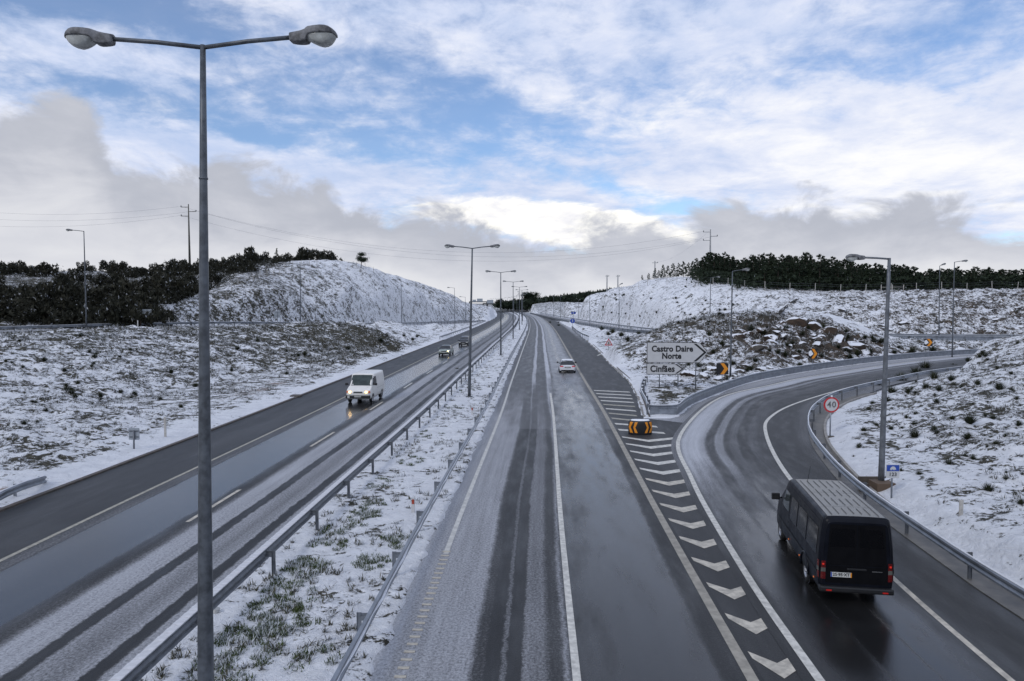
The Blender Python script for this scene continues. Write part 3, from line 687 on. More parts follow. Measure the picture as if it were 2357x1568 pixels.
for nm, l in (('entry_ramp', ENTRY), ('bench_road', BENCH)):
    p = resample(l, 3.0); a = offset_line(p, -3.3); b = offset_line(p, 3.3); a[:, 2] += .06; b[:, 2] += .06; n = len(p)
    sheet(nm, a, b, SR, 6, (np.full(n, -3.3), np.full(n, 3.3), np.arange(n) * 3.0))

# ------------------------------------------------------------------ painted markings, children of a markings object
marks = empty('road_markings', kind='structure')
def flat(name, poly, z, mat, parent=marks):
    m = MB(); n = len(poly); m.add([(p[0], p[1], z) for p in poly], [tuple(range(n))])
    o = m.obj(name, mat, parent); 
    if o.data.polygons[0].normal.z < 0: o.data.flip_normals()
    return o
def line_mark(name, t, w, s0, s1, mat, z=.009, jitter=0.0):
    s = s_steps(s0, s1, 1.0); a = np.stack([*road_pt(t - w / 2, s), np.full(len(s), z)], 1); b = np.stack([*road_pt(t + w / 2, s), np.full(len(s), z)], 1)
    return sheet(name, a, b, mat, 1, None, None, marks)
line_mark('edge_line', -13.05, .16, 2, 330, M_DULL, .006)
line_mark('edge_line', .0, .16, 22, 460, pmat('left_line_paint', (.50, .49, .46), .65, var=.2, vscale=4), .010)
line_mark('centre_line', 3.58, .17, 2, 62, M_WHITE, .010)
line_mark('edge_line', 7.12, .24, 2, 330, pmat('right_line_paint', (.30, .275, .23), .7, var=.25, vscale=3), .010)
line_mark('edge_line', -5.72, .24, 2, 330, pmat('snowed_line', (.60, .60, .62), .8, var=.1, vscale=5), .006)
s = 13.0
for i in range(14):       # raised ribs on the near end of the left edge line and the median line
    pass
rib = MB(); rib.box((0, 0, .006), (.24, .09, .012)); ribm = rib.mesh('line_rib')
for i in range(46):
    s = 6 + i * .36; x, y = road_pt(.0, s); link('line_rib', ribm, M_CREAM if i == 0 else None, marks, (float(x), float(y), .008))
rib2 = MB(); rib2.box((0, 0, .006), (.24, .24, .016)); ribm2 = rib2.mesh('snow_rib', .01)
for i in range(90):
    s = 9 + i * .42; x, y = road_pt(-5.72, s); link('line_rib', ribm2, pmat('snowed_line', (.60, .60, .62), .8) if i == 0 else None, marks, (float(x), float(y), .004))
for k_ in range(-1, 22):    # lane dashes of the left carriageway
    s0 = 24.9 + k_ * 13.4 if k_ < 1 else 38.3 + (k_ - 1) * 13.4
    if s0 > 1: line_mark('lane_dash', -9.38, .15, s0, s0 + 4.4, M_CREAM if k_ < 3 else M_WHITE, .006)
# ramp lines
def ramp_line(path, w, z, mat, off=0.0):
    p = resample(path, .8); p3 = np.c_[p, np.full(len(p), z)]; a = offset_line(p3, off - w / 2); b = offset_line(p3, off + w / 2)
    sheet('edge_line', a, b, mat, 1, None, None, marks)
ramp_line(RAMP_L, .20, .016, M_WHITE); ramp_line([p for p in RAMP_R if p[1] > 24], .20, .016, M_WHITE); ramp_line([p for p in RAMP_R if p[1] < 25.5], .15, .013, M_CREAM)
# chevrons in the gore
rl_ = np.array([p for p in RAMP_L if p[1] < 60])
def rlx(y): return float(np.interp(y, rl_[:, 1], rl_[:, 0]))
Y0 = 13.75
for i in range(15):
    Y = Y0 + 1.995 * i; x1 = float(xe(Y)) + 7.15 + .22; x2 = rlx(Y) - .22; w = x2 - x1; xv = x1 + w * (.56 if Y < 34 else .50)
    if w < .25: continue
    dp = min(1.15, .53 + .25 * max(0, w - 1)); fr = .50 - .035 * (w - 1); xq = x1 + w * fr; xb = xq - .08
    flat('chevron_marking', [(x1, Y), (x1, Y - .32), (xb, Y - dp - .64), (x2 - .07, Y - .76), (x2, Y - .20), (xq, Y - dp)], .0075, M_WHITE if i > 9 else M_CREAM)
for i in range(10):
    Y = 43.9 + 2.2 * i; x1 = float(xe(Y)) + 7.4; x2 = float(_er(max(Y, 48.5))) - .55 if Y > 47 else 8.9
    flat('hatch_marking', [(x1, Y + .3), (x1 + .02, Y - .28), (x2, Y - 1.45), (x2, Y - .85)], .0075, M_DULL if i in (2, 3, 5) else M_WHITE)
# painted lozenge on the shoulder further on
q = [G(1378, 805), G(1396, 800), G(1398, 806), G(1392, 811), G(1369, 822)]
lz = MB(); pth = smooth_poly([G(1362, 796)[:2], G(1380, 800)[:2], G(1391, 806)[:2], G(1388, 812)[:2], G(1375, 819)[:2]], 5)
a = offset_line(np.c_[pth, np.full(len(pth), .008)], -.12); b = offset_line(np.c_[pth, np.full(len(pth), .008)], .12)
sheet('arrow_marking', a, b, M_WHITE, 1, None, None, marks)

# drainage strips
def strip_box(name, path, w, h, z, mat, off=0.0):
    p = np.c_[np.asarray(path)[:, :2], np.full(len(path), z)]; p = offset_line(p, off)
    return tag(MB().sweep(p, [(-w / 2, 0), (w / 2, 0), (w / 2, h), (-w / 2, h)]).obj(name, mat), kind='structure')
ps = s_steps(3, 150, 1.5)
strip_box('gutter_kerb', np.stack(road_pt(-16.86, ps), 1), .22, .10, -.03, M_DCONC)
gin = [p for p in resample(RAMP_IN, 1.0) if 3 < p[1] < 62]
strip_box('gutter', gin, .80, .03, .008, pmat('wet_gutter_concrete', (.12, .112, .10), .6, var=.4, vscale=1.5), .45)
strip_box('gutter_kerb', gin, .13, .16, .0, M_CONC, .92)
gr2 = [(float(_er(y)) + .12, y) for y in np.arange(48.6, 150, 1.5)]
strip_box('gutter', gr2, .30, .04, .02, M_CONC); strip_box('gutter_kerb', gr2, .10, .10, .02, M_DCONC, .26)

# ================================================================== GUARD RAILS
WP = [(0, .44), (.055, .475), (.055, .53), (.0, .575), (.0, .605), (.055, .65), (.055, .705), (0, .74), (-.012, .74), (.043, .70), (.043, .655), (-.012, .607), (-.012, .573), (.043, .525), (.043, .48), (-.012, .44)]
_pm = {}
def post_mesh(h, side):
    key = (round(h, 2), side)
    if key not in _pm:
        m = MB(); m.box((0, 0, h / 2 - .2), (.10, .010, h + .4)); m.box((.045, 0, h / 2 - .2), (.008, .055, h + .4)); m.box((-.045, 0, h / 2 - .2), (.008, .055, h + .4))
        m.box((-.115 * side, 0, h - .12), (.16, .10, .10)); m.box((-.115 * side, 0, h - .04), (.20, .02, .06))
        _pm[key] = m.mesh('post')
    return _pm[key]
def guard_rail(path, label, side=1, spacing=4.0, skirt=False, near=130, snow=True, group='guard rails along the roads', face=1, mat=None, rough=0.0):
    """path: 3-D ground points; side=+1 posts stand to the right of the beam; face: which way the ribs bulge"""
    P = resample(path, spacing); o = P[0].copy(); mat = mat or M_STEEL
    root = empty('guard_rail', o, 0, label=label, cat='guard rail', group=group)
    Q = P - o; t = np.gradient(Q[:, :2], axis=0); ang = np.arctan2(t[:, 1], t[:, 0])
    off = offset_line(Q, side * .22)
    for i in range(len(Q)):
        po = link('post', post_mesh(.72, side), mat, root, tuple(off[i]), (0, 0, ang[i] - math.pi / 2))
    prof = [(a * -side * 1.0, b) for a, b in WP]
    i = 0
    while i < len(Q) - 1:
        dist = abs(P[i, 1]); k = 1 if dist < near else 6
        j = min(len(Q) - 1, i + k)
        seg = resample(path, spacing / 2)[2 * i:2 * j + 1] - o
        MB().sweep(seg, prof).obj('beam', mat, root)
        if skirt: MB().sweep(seg, [(-side * .03, .04), (-side * .03, .44), (-side * .015, .44), (-side * .015, .04)]).obj('skirt_panel', M_STEEL, root)
        i = j
    if snow:
        fin = resample(path, .5) - o; w = (vn(fin[:, 0] * 1.7, fin[:, 1] * 1.7, 3) - .5) * .03; f2 = fin.copy(); f2[:, 0] += w
        m = MB().sweep(f2, [(-.022, .742), (.022, .742), (.016, .765), (-.012, .770)]); m.obj('snow_cap', M_SNOW, root)
    return root
def tpath(t, s0, s1, z=.03): s = s_steps(s0, s1, 2.0); x, y = road_pt(t, s); return np.stack([x, y, np.full(len(s), z)], 1)
guard_rail(tpath(-4.75, 4, 640), 'long galvanised guard rail on the left side of the snowy median', 1, snow=False, mat=M_STEEL_D)
guard_rail(tpath(-.95, 4, 640), 'long galvanised guard rail on the right side of the median beside the right carriageway', -1, snow=False)
wv = MB(); fp = resample(tpath(-.95, 4, 60), .25); wob = np.interp(fp[:, 1], np.arange(0, 70, .9), (vn(np.arange(0, 70, .9) * 3.1, 0 * np.arange(0, 70, .9), 2) - .5) * .10)
o_ = fp[0].copy(); f2 = fp - o_; f2[:, 0] += wob - .0
rr_ = [o for o in COL.objects if o.name.startswith('guard_rail')][-1]
wv.sweep(f2, [(.01, .60), (.075, .60), (.065, .625), (.02, .63)]).obj('snow_ridge', M_SNOW, rr_)
zin = [(p[0], p[1], .06) for p in resample(RAMP_IN, 1.0) if 4 < p[1] < 96]
guard_rail(zin, 'curved guard rail between the exit ramp and the snowy mound', 1)
zo = [(9.25, 49.3, .02), (10.0, 49.0, .02)] + [(p[0], p[1], .02) for p in resample(offset_line(np.c_[RAMP_OUT, RAMP_OUT[:, 0] * 0], -.12)[:, :2], 1.0) if p[0] > 10.6 and p[0] < 90]
zo = smooth_poly(zo, 2)
guard_rail(zo, 'tall guard rail with lower skirt panels sweeping round the outside of the exit ramp', -1, skirt=True)
guard_rail(smooth_poly([(9.15, 49.6, .05), (9.5, 52, .08), (10.05, 57, .1), (10.8, 61.5, .15), (11.9, 66, .3)], 4), 'short guard rail running left from the ramp nose along the shoulder', 1, 2.0)
bp = resample(BENCH, 3.0); bo = offset_line(bp, 3.75); bo = bo[bo[:, 1] < 292]; guard_rail(bo, 'guard rail along the upper bench road on the left slope', 1, skirt=False)
bo = offset_line(bp, -3.7); bo = bo[(bo[:, 1] > 175) & (bo[:, 1] < 300)]; guard_rail(bo, 'far side guard rail where the bench road joins the left carriageway', -1)
guard_rail(tpath(-17.45, 150, 292, .06), 'guard rail at the outer edge of the left carriageway beyond the oncoming cars', -1)
ep = resample(ENTRY, 3.0)
eo = offset_line(ep, 3.5); e1 = eo[(eo[:, 0] > -99)]; guard_rail(e1[6:] if False else eo[::1][4:], 'guard rail on the outer side of the far side road under the rocky slope', 1) if False else None
_sel = lambda l, a, b: np.array([p for p in l if a < p[1] < b])
en = offset_line(ep, 3.5)           # right of travel towards the camera = west side
guard_rail(en[en[:, 1] > 112], 'guard rail with dark skirt on the near side of the far entry ramp', 1, skirt=True)
ef = offset_line(ep, -3.5); guard_rail(ef[ef[:, 1] > 112], 'thin guard rail on the hillside of the far entry ramp', -1)
guard_rail([tuple(G(1318, 757, .2)), tuple(G(1328, 767, .2)), tuple(G(1340, 775, .3)), tuple(G(1356, 782, .4))], 'short flared guard rail below the blue arrow sign', 1)
_a = G(104, 1091, .5); _b = G(0, 1148, .42); _c = G(-90, 1195, .4)
def gz(p, dz=0.0): return (float(p[0]), float(p[1]), tz(p[0], p[1]) + dz)
guard_rail([gz(_c, -.1), gz(_b, -.12), gz((_a + _b) / 2, -.22), gz(_a, -.45)], 'short guard rail end sinking into the bank at the lower left corner', -1, 2.0)

# ================================================================== STREET LAMPS
def cr(pts, n):
    p = np.array(pts, float); q = np.vstack([2 * p[0] - p[1], p, 2 * p[-1] - p[-2]]); out = []
    for i in range(len(p) - 1):
        a, b, c, d = q[i:i+4]
        for j in range(n):
            t = j / n; out.append(.5 * ((2*b) + (-a+c)*t + (2*a-5*b+4*c-d)*t*t + (-a+3*b-3*c+d)*t**3))
    out.append(p[-1]); return np.array(out)
def loft(sections, sub=3, ring=3, name='body', sharp=None):
    """sections: list of (y, [(x,z)...] half outline bottom->top). returns MB, mirrored in x, running along y"""
    S = np.array([[(x, y, z) for x, z in h] for y, h in sections], float)
    if ring > 1: S = np.stack([cr(h, ring) for h in S])
    if sub > 1: S = cr(S.reshape(len(S), -1), sub).reshape(-1, S.shape[1], 3)
    S[:, :, 0] = np.maximum(S[:, :, 0], 0); S[:, 0, 0] = 0; S[:, -1, 0] = 0
    mir = S[:, -2:0:-1, :].copy(); mir[:, :, 0] *= -1
    R = np.concatenate([S, mir], 1); n = R.shape[1]; m = MB(); fs = []
    for i in range(len(R) - 1):
        for j in range(n): a = i * n + j; b = i * n + (j + 1) % n; fs.append((a, b, b + n, a + n))
    m.add(R.reshape(-1, 3), fs, True)
    e = (len(R) - 1) * n
    m.f += [tuple(range(n)), tuple(e + j for j in reversed(range(n)))]; m.sm += [False, False]
    return m
def lamp_head_meshes():
    hs = []
    for y, w, zb, zt in [(0, .05, -.055, .055), (.02, .085, -.085, .075), (.16, .10, -.11, .09), (.28, .125, -.10, .11), (.34, .16, -.02, .125), (.55, .175, -.02, .13), (.68, .16, -.03, .10), (.76, .10, -.045, .03), (.78, .04, -.05, -.02)]:
        hs.append((y, [(0, zb), (w * .9, zb), (w, zb + .2 * (zt - zb)), (w, zb + .5 * (zt - zb)), (w * .85, zb + .85 * (zt - zb)), (0, zt)]))
    a = loft(hs, 2, 2).mesh('lamp_housing')
    bs = []
    for y, w, zb in [(.26, .08, -.06), (.33, .12, -.10), (.42, .15, -.15), (.54, .15, -.195), (.66, .145, -.165), (.74, .11, -.09), (.765, .05, -.06)]:
        bs.append((y, [(0, zb), (w * .55, zb + .01), (w * .85, zb + .04), (w, -.03), (w * .9, -.018), (0, -.018)]))
    b = loft(bs, 2, 2).mesh('lamp_bowl')
    a.materials.append(M_LAMP); b.materials.append(M_BOWL); return a, b
LH, LB = lamp_head_meshes()
def street_lamp(base, h, arms, label, rz=0.0, r0=.13, r1=.055, lean=(0, 0), arm_len=1.5, group=None, rise=.17, base_plate=True, head_scale=1.0, mat=None):
    root = empty('street_lamp', base, 0, label=label, cat='street lamp', group=group); mat = mat or M_POLE
    top = Vector((lean[0], lean[1], h)); N = 7
    pts = [Vector((0, 0, -.3))] + [top * (i / N) for i in range(1, N + 1)]
    MB().tube(pts, [r0 + (r1 - r0) * max(0, p.z) / h for p in pts], 12).obj('pole', mat, root)
    if base_plate: MB().box((0, 0, .03), (.5, .5, .05)).obj('base_plate', mat, root)
    MB().tube([top * (1 - 2.2 / h) , top * (1 - 2.17 / h)], r1 + (r0 - r1) * .18 + .01, 12).obj('collar', mat, root)
    for a in arms:
        d = Vector((math.cos(a), math.sin(a), 0)); p0 = top - Vector((0, 0, .04)); p1 = p0 + d * (arm_len * .5) + Vector((0, 0, rise * .62)); p2 = p0 + d * arm_len + Vector((0, 0, rise))
        ar = MB().tube([p0, p1, p2], .038, 8).obj('arm', mat, root)
        M = (math.atan2(rise * .7, arm_len))
        for nm, me in (('lamp_housing', LH), ('lamp_bowl', LB)):
            hh = link(nm, me, None, root, tuple(p2 - d * .06), (M, 0, a - math.pi / 2)); hh.scale = (head_scale,) * 3
    return root
def on_px(px_b, py_b, px_t, py_t, d, h=None):
    """base height from the ground under it, pole length and lean from the picture"""
    b = D(px_b, py_b, d); t = D(px_t, py_t, d); return b, t
# nearest double lamp
b = D(470, 1568, 12.45); t = D(467, 104, 12.45)
bb = Vector((b[0] + .01, 12.45, tz(b[0], 12.45)))
street_lamp(bb, t[2] - bb.z, (math.radians(-3), math.radians(180)), 'tall double-headed grey street lamp nearest the viewer on the median', r0=.145, r1=.045, lean=(t[0] - bb.x, 0), arm_len=1.53, rise=.14, group='double lamps down the median')
dd = [59.3, 106, 155, 206, 256, 307, 358, 409, 460, 511, 562, 613, 664, 715, 766, 817]
names = ['double-headed street lamp second from the viewer standing on the snowy median', 'double-headed street lamp third from the viewer, its foot among straw-coloured grass', 'double-headed street lamp fourth from the viewer on the narrowing median', 'double-headed street lamp fifth from the viewer before the bend', 'double-headed street lamp sixth from the viewer at the bend']
for i, s in enumerate(dd):
    x, y = road_pt(-2.85, s); x = float(x); y = float(y)
    if i == 0: x = float(G(1080, 915)[0]); y = float(G(1080, 915)[1])
    sl = float((xe(s + 3) - xe(s - 3)) / 6)
    street_lamp((x, y, .05), 11.9, (-math.atan(sl), math.pi - math.atan(sl)), names[i] if i < 5 else 'tiny double-headed street lamp far along the bending median', lean=(.28 if i == 0 else 0, 0), group='double lamps down the median', arm_len=1.5)
# single lamps: px base, py base, px top, py top, depth, arm side
SL = [(199, 752, 193, 532, 93, -1, 'single street lamp behind the bench guard rail at far left', 1.5), (692, 738, 691, 608, 136, -1, 'single street lamp in front of the left white hill beside the square sign back', 1.5), (925, 741, 923, 645, 178, -1, 'single street lamp against the middle of the left hill slope', 1.5), (1047, 737, 1046, 663, 228, -1, 'single street lamp near the right foot of the left hill', 1.5), (1072, 737, 1071, 684, 275, -1, 'small single street lamp at the tip of the left hill', 1.5), (1016, 742, 1016, 690, 300, 1, 'faint thin lamp post low on the left hill by the bench rail', .8),
      (2028, 1105, 2047, 594, 29.6, -1, 'big single street lamp on the snowy mound, its foot in a brown concrete box', 1.05), (1681, 866, 1686, 624, 73.5, 1, 'single street lamp just behind the ramp guard rail and amber chevron', 1.0), (1634, 722, 1636, 639, 150, 1, 'single street lamp behind the flat hilltop left of the pines', 1.2), (2161, 785, 2163, 612, 121, 1, 'thin single street lamp behind the back guard rail, seen end on', .3), (2192, 803, 2197, 603, 103, 1, 'single street lamp at the right end of the ramp guard rail before the forest', 1.1),
      (1425, 758, 1425, 656, 178, 1, 'single street lamp at the foot of the right slope by the entry ramp', .25), (1358, 752, 1357, 680, 232, 1, 'single street lamp halfway down the entry ramp', .25), (1379, 746, 1379, 700, 262, 1, 'faint short lamp post on the right slope above the blue sign', .2), (1331, 742, 1331, 692, 300, 1, 'small lamp post left of the blue arrow sign', .2), (1290, 730, 1290, 684, 360, 1, None, .2), (1274, 724, 1274, 680, 410, 1, None, .2), (1256, 720, 1256, 684, 470, 1, None, .2), (1240, 717, 1240, 684, 540, 1, None, .2), (1215, 714, 1215, 682, 640, 1, None, .2)]
for xb, yb, xt, yt, d, sd_a, lab, al in SL:
    b = D(xb, yb, d); t = D(xt, yt, d); g = tz(b[0], b[1]); z0 = min(g, b[2]) if g < b[2] + 2 else b[2]
    if g > b[2]: z0 = b[2]
    a = 0.0 if sd_a > 0 else math.pi
    big = d < 50
    street_lamp((b[0], d, z0), t[2] - z0, (a,), lab or 'tiny single lamp post along the far entry ramp', r0=.125 if big else .10, r1=.06 if big else .05, lean=(t[0] - b[0], 0), arm_len=al, rise=.06 if big else .16, group='single lamps beside the side roads', head_scale=.95 if big else 1.0, mat=M_STEEL_D if big else None)

# ================================================================== VEHICLES
def bvh_of(me): return BVHTree.FromPolygons([v.co[:] for v in me.vertices], [p.vertices[:] for p in me.polygons])
def patch(bv, corners, d, off=.006, nu=8, nv=5, thick=0.0):
    """skin panel lying on a body: corners a,b,c,d projected along direction d"""
    d = Vector(d).normalized(); c = [Vector(p) for p in corners]; vs = []; ok = []
    for j in range(nv + 1):
        for i in range(nu + 1):
            u, w = i / nu, j / nv
            p = (c[0] * (1 - u) + c[1] * u) * (1 - w) + (c[3] * (1 - u) + c[2] * u) * w
            h = bv.ray_cast(p - d * 4, d)
            if h[0] is None: h = bv.find_nearest(p)
            n = h[1] if h[1].dot(d) < 0 else -h[1]
            vs.append(h[0] + n * off)
    fs = [(j * (nu + 1) + i, j * (nu + 1) + i + 1, (j + 1) * (nu + 1) + i + 1, (j + 1) * (nu + 1) + i) for j in range(nv) for i in range(nu)]
    return MB().add(vs, fs, True)
def disc_patch(bv, c, r, d, off=.004, n=28, zmin=None):
    d = Vector(d).normalized(); c = Vector(c); vs = []
    for rr in (0.0, .5, .8, 1.0):
        for j in range(n):
            a = 2 * math.pi * j / n; p = c + Vector((0, math.cos(a), math.sin(a))) * (r * rr)
            if zmin is not None: p.z = max(p.z, zmin)
            h = bv.ray_cast(p - d * 4, d)
            q = h[0] if h[0] is not None else Vector((vs[-1].x if vs else c.x, p.y, p.z))
            vs.append(q - d * off if h[0] is not None else q)
    fs = []
    for k_ in range(3):
        for j in range(n): fs.append((k_ * n + j, k_ * n + (j + 1) % n, (k_ + 1) * n + (j + 1) % n, (k_ + 1) * n + j))
    return MB().add(vs, fs, True)
def wheel_meshes(r, w, spokes=5):
    def lathe(prof, n=28):
        vs = []; fs = []
        for x, rr in prof:
            for j in range(n): a = 2 * math.pi * j / n; vs.append((x, rr * math.cos(a), rr * math.sin(a)))
        for i in range(len(prof) - 1):
            for j in range(n): fs.append((i * n + j, i * n + (j + 1) % n, (i + 1) * n + (j + 1) % n, (i + 1) * n + j))
        return MB().add(vs, fs, True)
    t = lathe([(-w / 2, r * .60), (-w / 2 - .01, r * .8), (-w / 2 + .01, r * .95), (-w / 4, r), (w / 4, r), (w / 2 - .01, r * .95), (w / 2 + .01, r * .8), (w / 2, r * .60), (w / 2 - .03, r * .6)]).mesh('wheel')
    rm = lathe([(w / 2 - .002, r * .64), (w / 2 - .004, r * .58), (w / 2 - .05, r * .54), (w / 2 - .06, r * .3), (w / 2 - .03, r * .22), (w / 2 - .025, .001)])
    for k_ in range(spokes):
        a = 2 * math.pi * k_ / spokes; M = Matrix.Rotation(a, 4, 'X')
        rm.box((w / 2 - .03, 0, r * .38), (.03, r * .16, r * .40), M=M)
    return t, rm.mesh('rim')
def add_wheels(root, bv, axles, r, w, hw, tyre_out=.0, spokes=5, front_only=False):
    t, rm = wheel_meshes(r, w, spokes)
    for y in axles:
        for s in (-1, 1):
            h = bv.ray_cast(Vector((s * 4, y, r + .05)), Vector((-s, 0, 0)))
            xo = abs(h[0].x) if h[0] else hw
            disc_patch(bv, (0, y, r + .02), r * 1.16, (-s, 0, 0), .004, zmin=.0).obj('wheel_arch', M_BLACK, root)
            wh = link('wheel', t, M_TYRE, root, (s * (xo - w / 2 + .012 + tyre_out), y, r), (0, 0, 0 if s > 0 else math.pi))
            link('rim', rm, M_RIM, wh)
def mirror_part(root, x, y, z, s, mat=None, big=1.0):
    m = MB(); m.box((0, 0, 0), (.20 * big, .10, .17 * big)); o = m.obj('mirror', mat or M_BLACK, root, (x + s * .16 * big, y, z), bevel=.03)
    MB().tube([(-s * .16 * big, 0, -.05), (0, 0, -.03)], .025, 6).obj('mirror_arm', M_BLACK, o)
def text_mesh(txt, size, extr=.002, bold=.0, align='CENTER', space=1.0):
    cu = bpy.data.curves.new('lettering', 'FONT'); cu.body = txt; cu.size = size; cu.extrude = extr; cu.offset = bold; cu.align_x = align; cu.align_y = 'CENTER'; cu.resolution_u = 3; cu.space_character = space
    t = bpy.data.objects.new('lettering_tmp', cu); COL.objects.link(t); dg = bpy.context.evaluated_depsgraph_get(); dg.update()
    me = bpy.data.meshes.new_from_object(t.evaluated_get(dg)); bpy.data.objects.remove(t); bpy.data.curves.remove(cu); me.name = 'lettering'; me.materials.clear(); return me
def heading(fx, fy): return math.atan2(-fx, fy)

def vsec(zb, zt, w, tum=1.0, base=.0):
    h = zt - zb
    return [(0, zb), (w * .8, zb), (w * .965, zb + .05), (w, zb + .22 * h), (w, zb + .42 * h), (w * (1 - .025 * tum), zb + .62 * h), (w * (1 - .07 * tum), zb + .82 * h), (w * (1 - .11 * tum), zb + .93 * h), (w * (1 - .18 * tum), zb + .985 * h), (w * .55, zt - .004 * h), (0, zt)]

# ---- black long van seen from behind
def black_van():
    paint = pmat('black_van_paint', (.004, .005, .009), .36, spec=.18, var=.3, vscale=2, coat=.0)
    roofm = pmat('warm_grey_van_roof', (.16, .152, .135), .35, spec=.7, var=.25, vscale=1.5)
    back = pmat('black_rear_paint', (.003, .003, .004), .45, spec=.15, var=.2)
    a = math.radians(9.2)
    root = empty('black_van', (8.60, 18.12, .012), -a, label='long black panel van driving away on the wet exit ramp', cat='van'); root.scale = (.92, .92, .92)
    S = [(0.0, vsec(.50, 2.30, .86)), (.03, vsec(.44, 2.37, .925)), (.10, vsec(.40, 2.42, .955)), (.30, vsec(.38, 2.44, .965)), (2.0, vsec(.38, 2.45, .966)), (4.2, vsec(.38, 2.44, .966)), (4.55, vsec(.38, 2.40, .965)), (4.75, vsec(.38, 2.31, .963)), (5.15, vsec(.38, 1.98, .955)), (5.60, vsec(.38, 1.60, .945, .6)), (5.78, vsec(.36, 1.46, .935, .5)), (6.25, vsec(.34, 1.26, .90, .5)), (6.48, vsec(.36, 1.05, .84, .4)), (6.58, vsec(.42, .85, .74, .4))]
    me = loft(S, 3, 3).mesh('body'); link('body', me, paint, root); bv = bvh_of(me)
    R = lambda y: (0, 1, 0)
    # rear doors, seam, bumper, plate, lamps
    dr = patch(bv, [(-.80, 0, .62), (-.008, 0, .62), (-.008, 0, 2.24), (-.70, 0, 2.24)], (0, 1, 0), .006, 10, 14).obj('rear_door', back, root)
    dr2 = patch(bv, [(.008, 0, .62), (.80, 0, .62), (.70, 0, 2.24), (.008, 0, 2.24)], (0, 1, 0), .006, 10, 14).obj('rear_door', back, root)
    dark = pmat('rear_glass', (.003, .003, .004), .25, spec=.15, var=0)
    for s, p in ((-1, dr), (1, dr2)):
        patch(bv, [(s * .07, 0, 1.62), (s * .70, 0, 1.62), (s * .64, 0, 2.12), (s * .07, 0, 2.12)], (0, 1, 0), .012, 6, 6).obj('rear_window', dark, p)
        MB().box((s * .40, -.004, 1.10), (.62, .012, .012)).obj('pressing_line', paint, p)
    MB().box((0, -.02, 1.02), (.5, .03, .05)).obj('handle_strip', M_BLACK, root, bevel=.01)
    MB().box((0, .06, .46), (1.90, .30, .17)).obj('rear_bumper', M_BLACK, root, bevel=.05)
    tl = pmat('tail_lamp_red', (.10, .004, .004), .25); tw = pmat('tail_lamp_clear', (.10, .10, .09), .25); tb = pmat('lit_tail_bulb', (.6, .02, .01), .3, emis=(1, .04, .02), estr=.15)
    for s in (-1, 1):
        L = patch(bv, [(s * .80, 0, .72), (s * .915, 0, .72), (s * .90, 0, 1.22), (s * .80, 0, 1.22)], (0, 1, 0), .012, 4, 6).obj('tail_lamp', tl, root)
        patch(bv, [(s * .80, 0, .92), (s * .91, 0, .92), (s * .905, 0, 1.03), (s * .80, 0, 1.03)], (0, 1, 0), .018, 3, 3).obj('reversing_lens', tw, L)
        MB().box((s * .86, -.005, 1.13), (.05, .05, .05)).obj('bulb', tb, L, bevel=.012)
        sidel = patch(bv, [(0, .06, .72), (0, .20, .72), (0, .16, 1.22), (0, .06, 1.22)], (-s, 0, 0), .012, 3, 6).obj('tail_lamp_side', tl, root)
        patch(bv, [(0, .06, .92), (0, .19, .92), (0, .18, 1.04), (0, .06, 1.04)], (-s, 0, 0), .018, 3, 3).obj('clear_lens', tw, sidel)
        MB().box((s * .72, -.095, .44), (.14, .012, .035)).obj('reflector', pmat('red_reflector', (.45, .015, .012), .3, emis=(1, .03, .02), estr=.06), root)
    pl = MB().box((-.40, -.030, .86), (.54, .012, .13)).obj('number_plate', pmat('plate_white', (.55, .55, .52), .5), root)
    MB().box((-.655, -.040, .86), (.03, .006, .128)).obj('blue_band', M_BLUE_S, pl); MB().box((-.145, -.040, .86), (.03, .006, .128)).obj('yellow_band', M_ORANGE, pl)
    link('lettering', text_mesh('25·95·XT', .115, .001, .003), M_SIGNBLK, pl, (-.40, -.038, .862), (math.pi / 2, 0, 0))
    link('badge', text_mesh('sprint', .04, .001), pmat('chrome_badge', (.25, .25, .25), .3, .5), root, (.50, -.022, .985), (math.pi / 2, 0, 0)) if False else MB().box((.52, -.024, .985), (.26, .008, .022)).obj('badge_strip', pmat('chrome_badge', (.16, .16, .16), .3, .5), root)
    # sides: window-shaped pressings, trim, doors, marker lamps
    glass = pmat('black_side_panel', (.006, .006, .008), .14, spec=.34, var=.0, coat=.0)
    for s in (-1, 1):
        for y0, y1 in ((.35, 1.50), (1.62, 2.72), (2.84, 3.78)):
            q = patch(bv, [(0, y0, 1.28), (0, y1, 1.28), (0, y1 - .03, 2.02), (0, y0 + .03, 2.02)], (-s, 0, 0), .008, 8, 6).obj('side_panel', glass, root)
        patch(bv, [(0, 4.02, 1.42), (0, 5.15, 1.42), (0, 4.70, 2.02), (0, 4.02, 2.02)], (-s, 0, 0), .008, 8, 6).obj('door_window', pmat('cab_glass', (.05, .06, .06), .05, spec=.9, var=0), root)
        for y in (3.90, 5.30): patch(bv, [(0, y, .50), (0, y + .014, .50), (0, y + .014, 2.1 if y < 4 else 1.6), (0, y, 2.1 if y < 4 else 1.6)], (-s, 0, 0), .004, 1, 12).obj('door_seam', M_BLACK, root)
        patch(bv, [(0, .25, .80), (0, 5.9, .80), (0, 5.9, .87), (0, .25, .87)], (-s, 0, 0), .014, 30, 1).obj('rubbing_strip', M_BLACK, root)
        patch(bv, [(0, .25, 2.20), (0, 4.5, 2.20), (0, 4.5, 2.225), (0, .25, 2.225)], (-s, 0, 0), .010, 30, 1).obj('rain_gutter', M_BLACK, root)
        for y in (.55, 2.35, 3.9): MB().box((s * .975, y, .56), (.012, .07, .035)).obj('marker_lamp', pmat('amber_marker', (.6, .14, .02), .3, emis=(1, .25, .05), estr=.25), root)
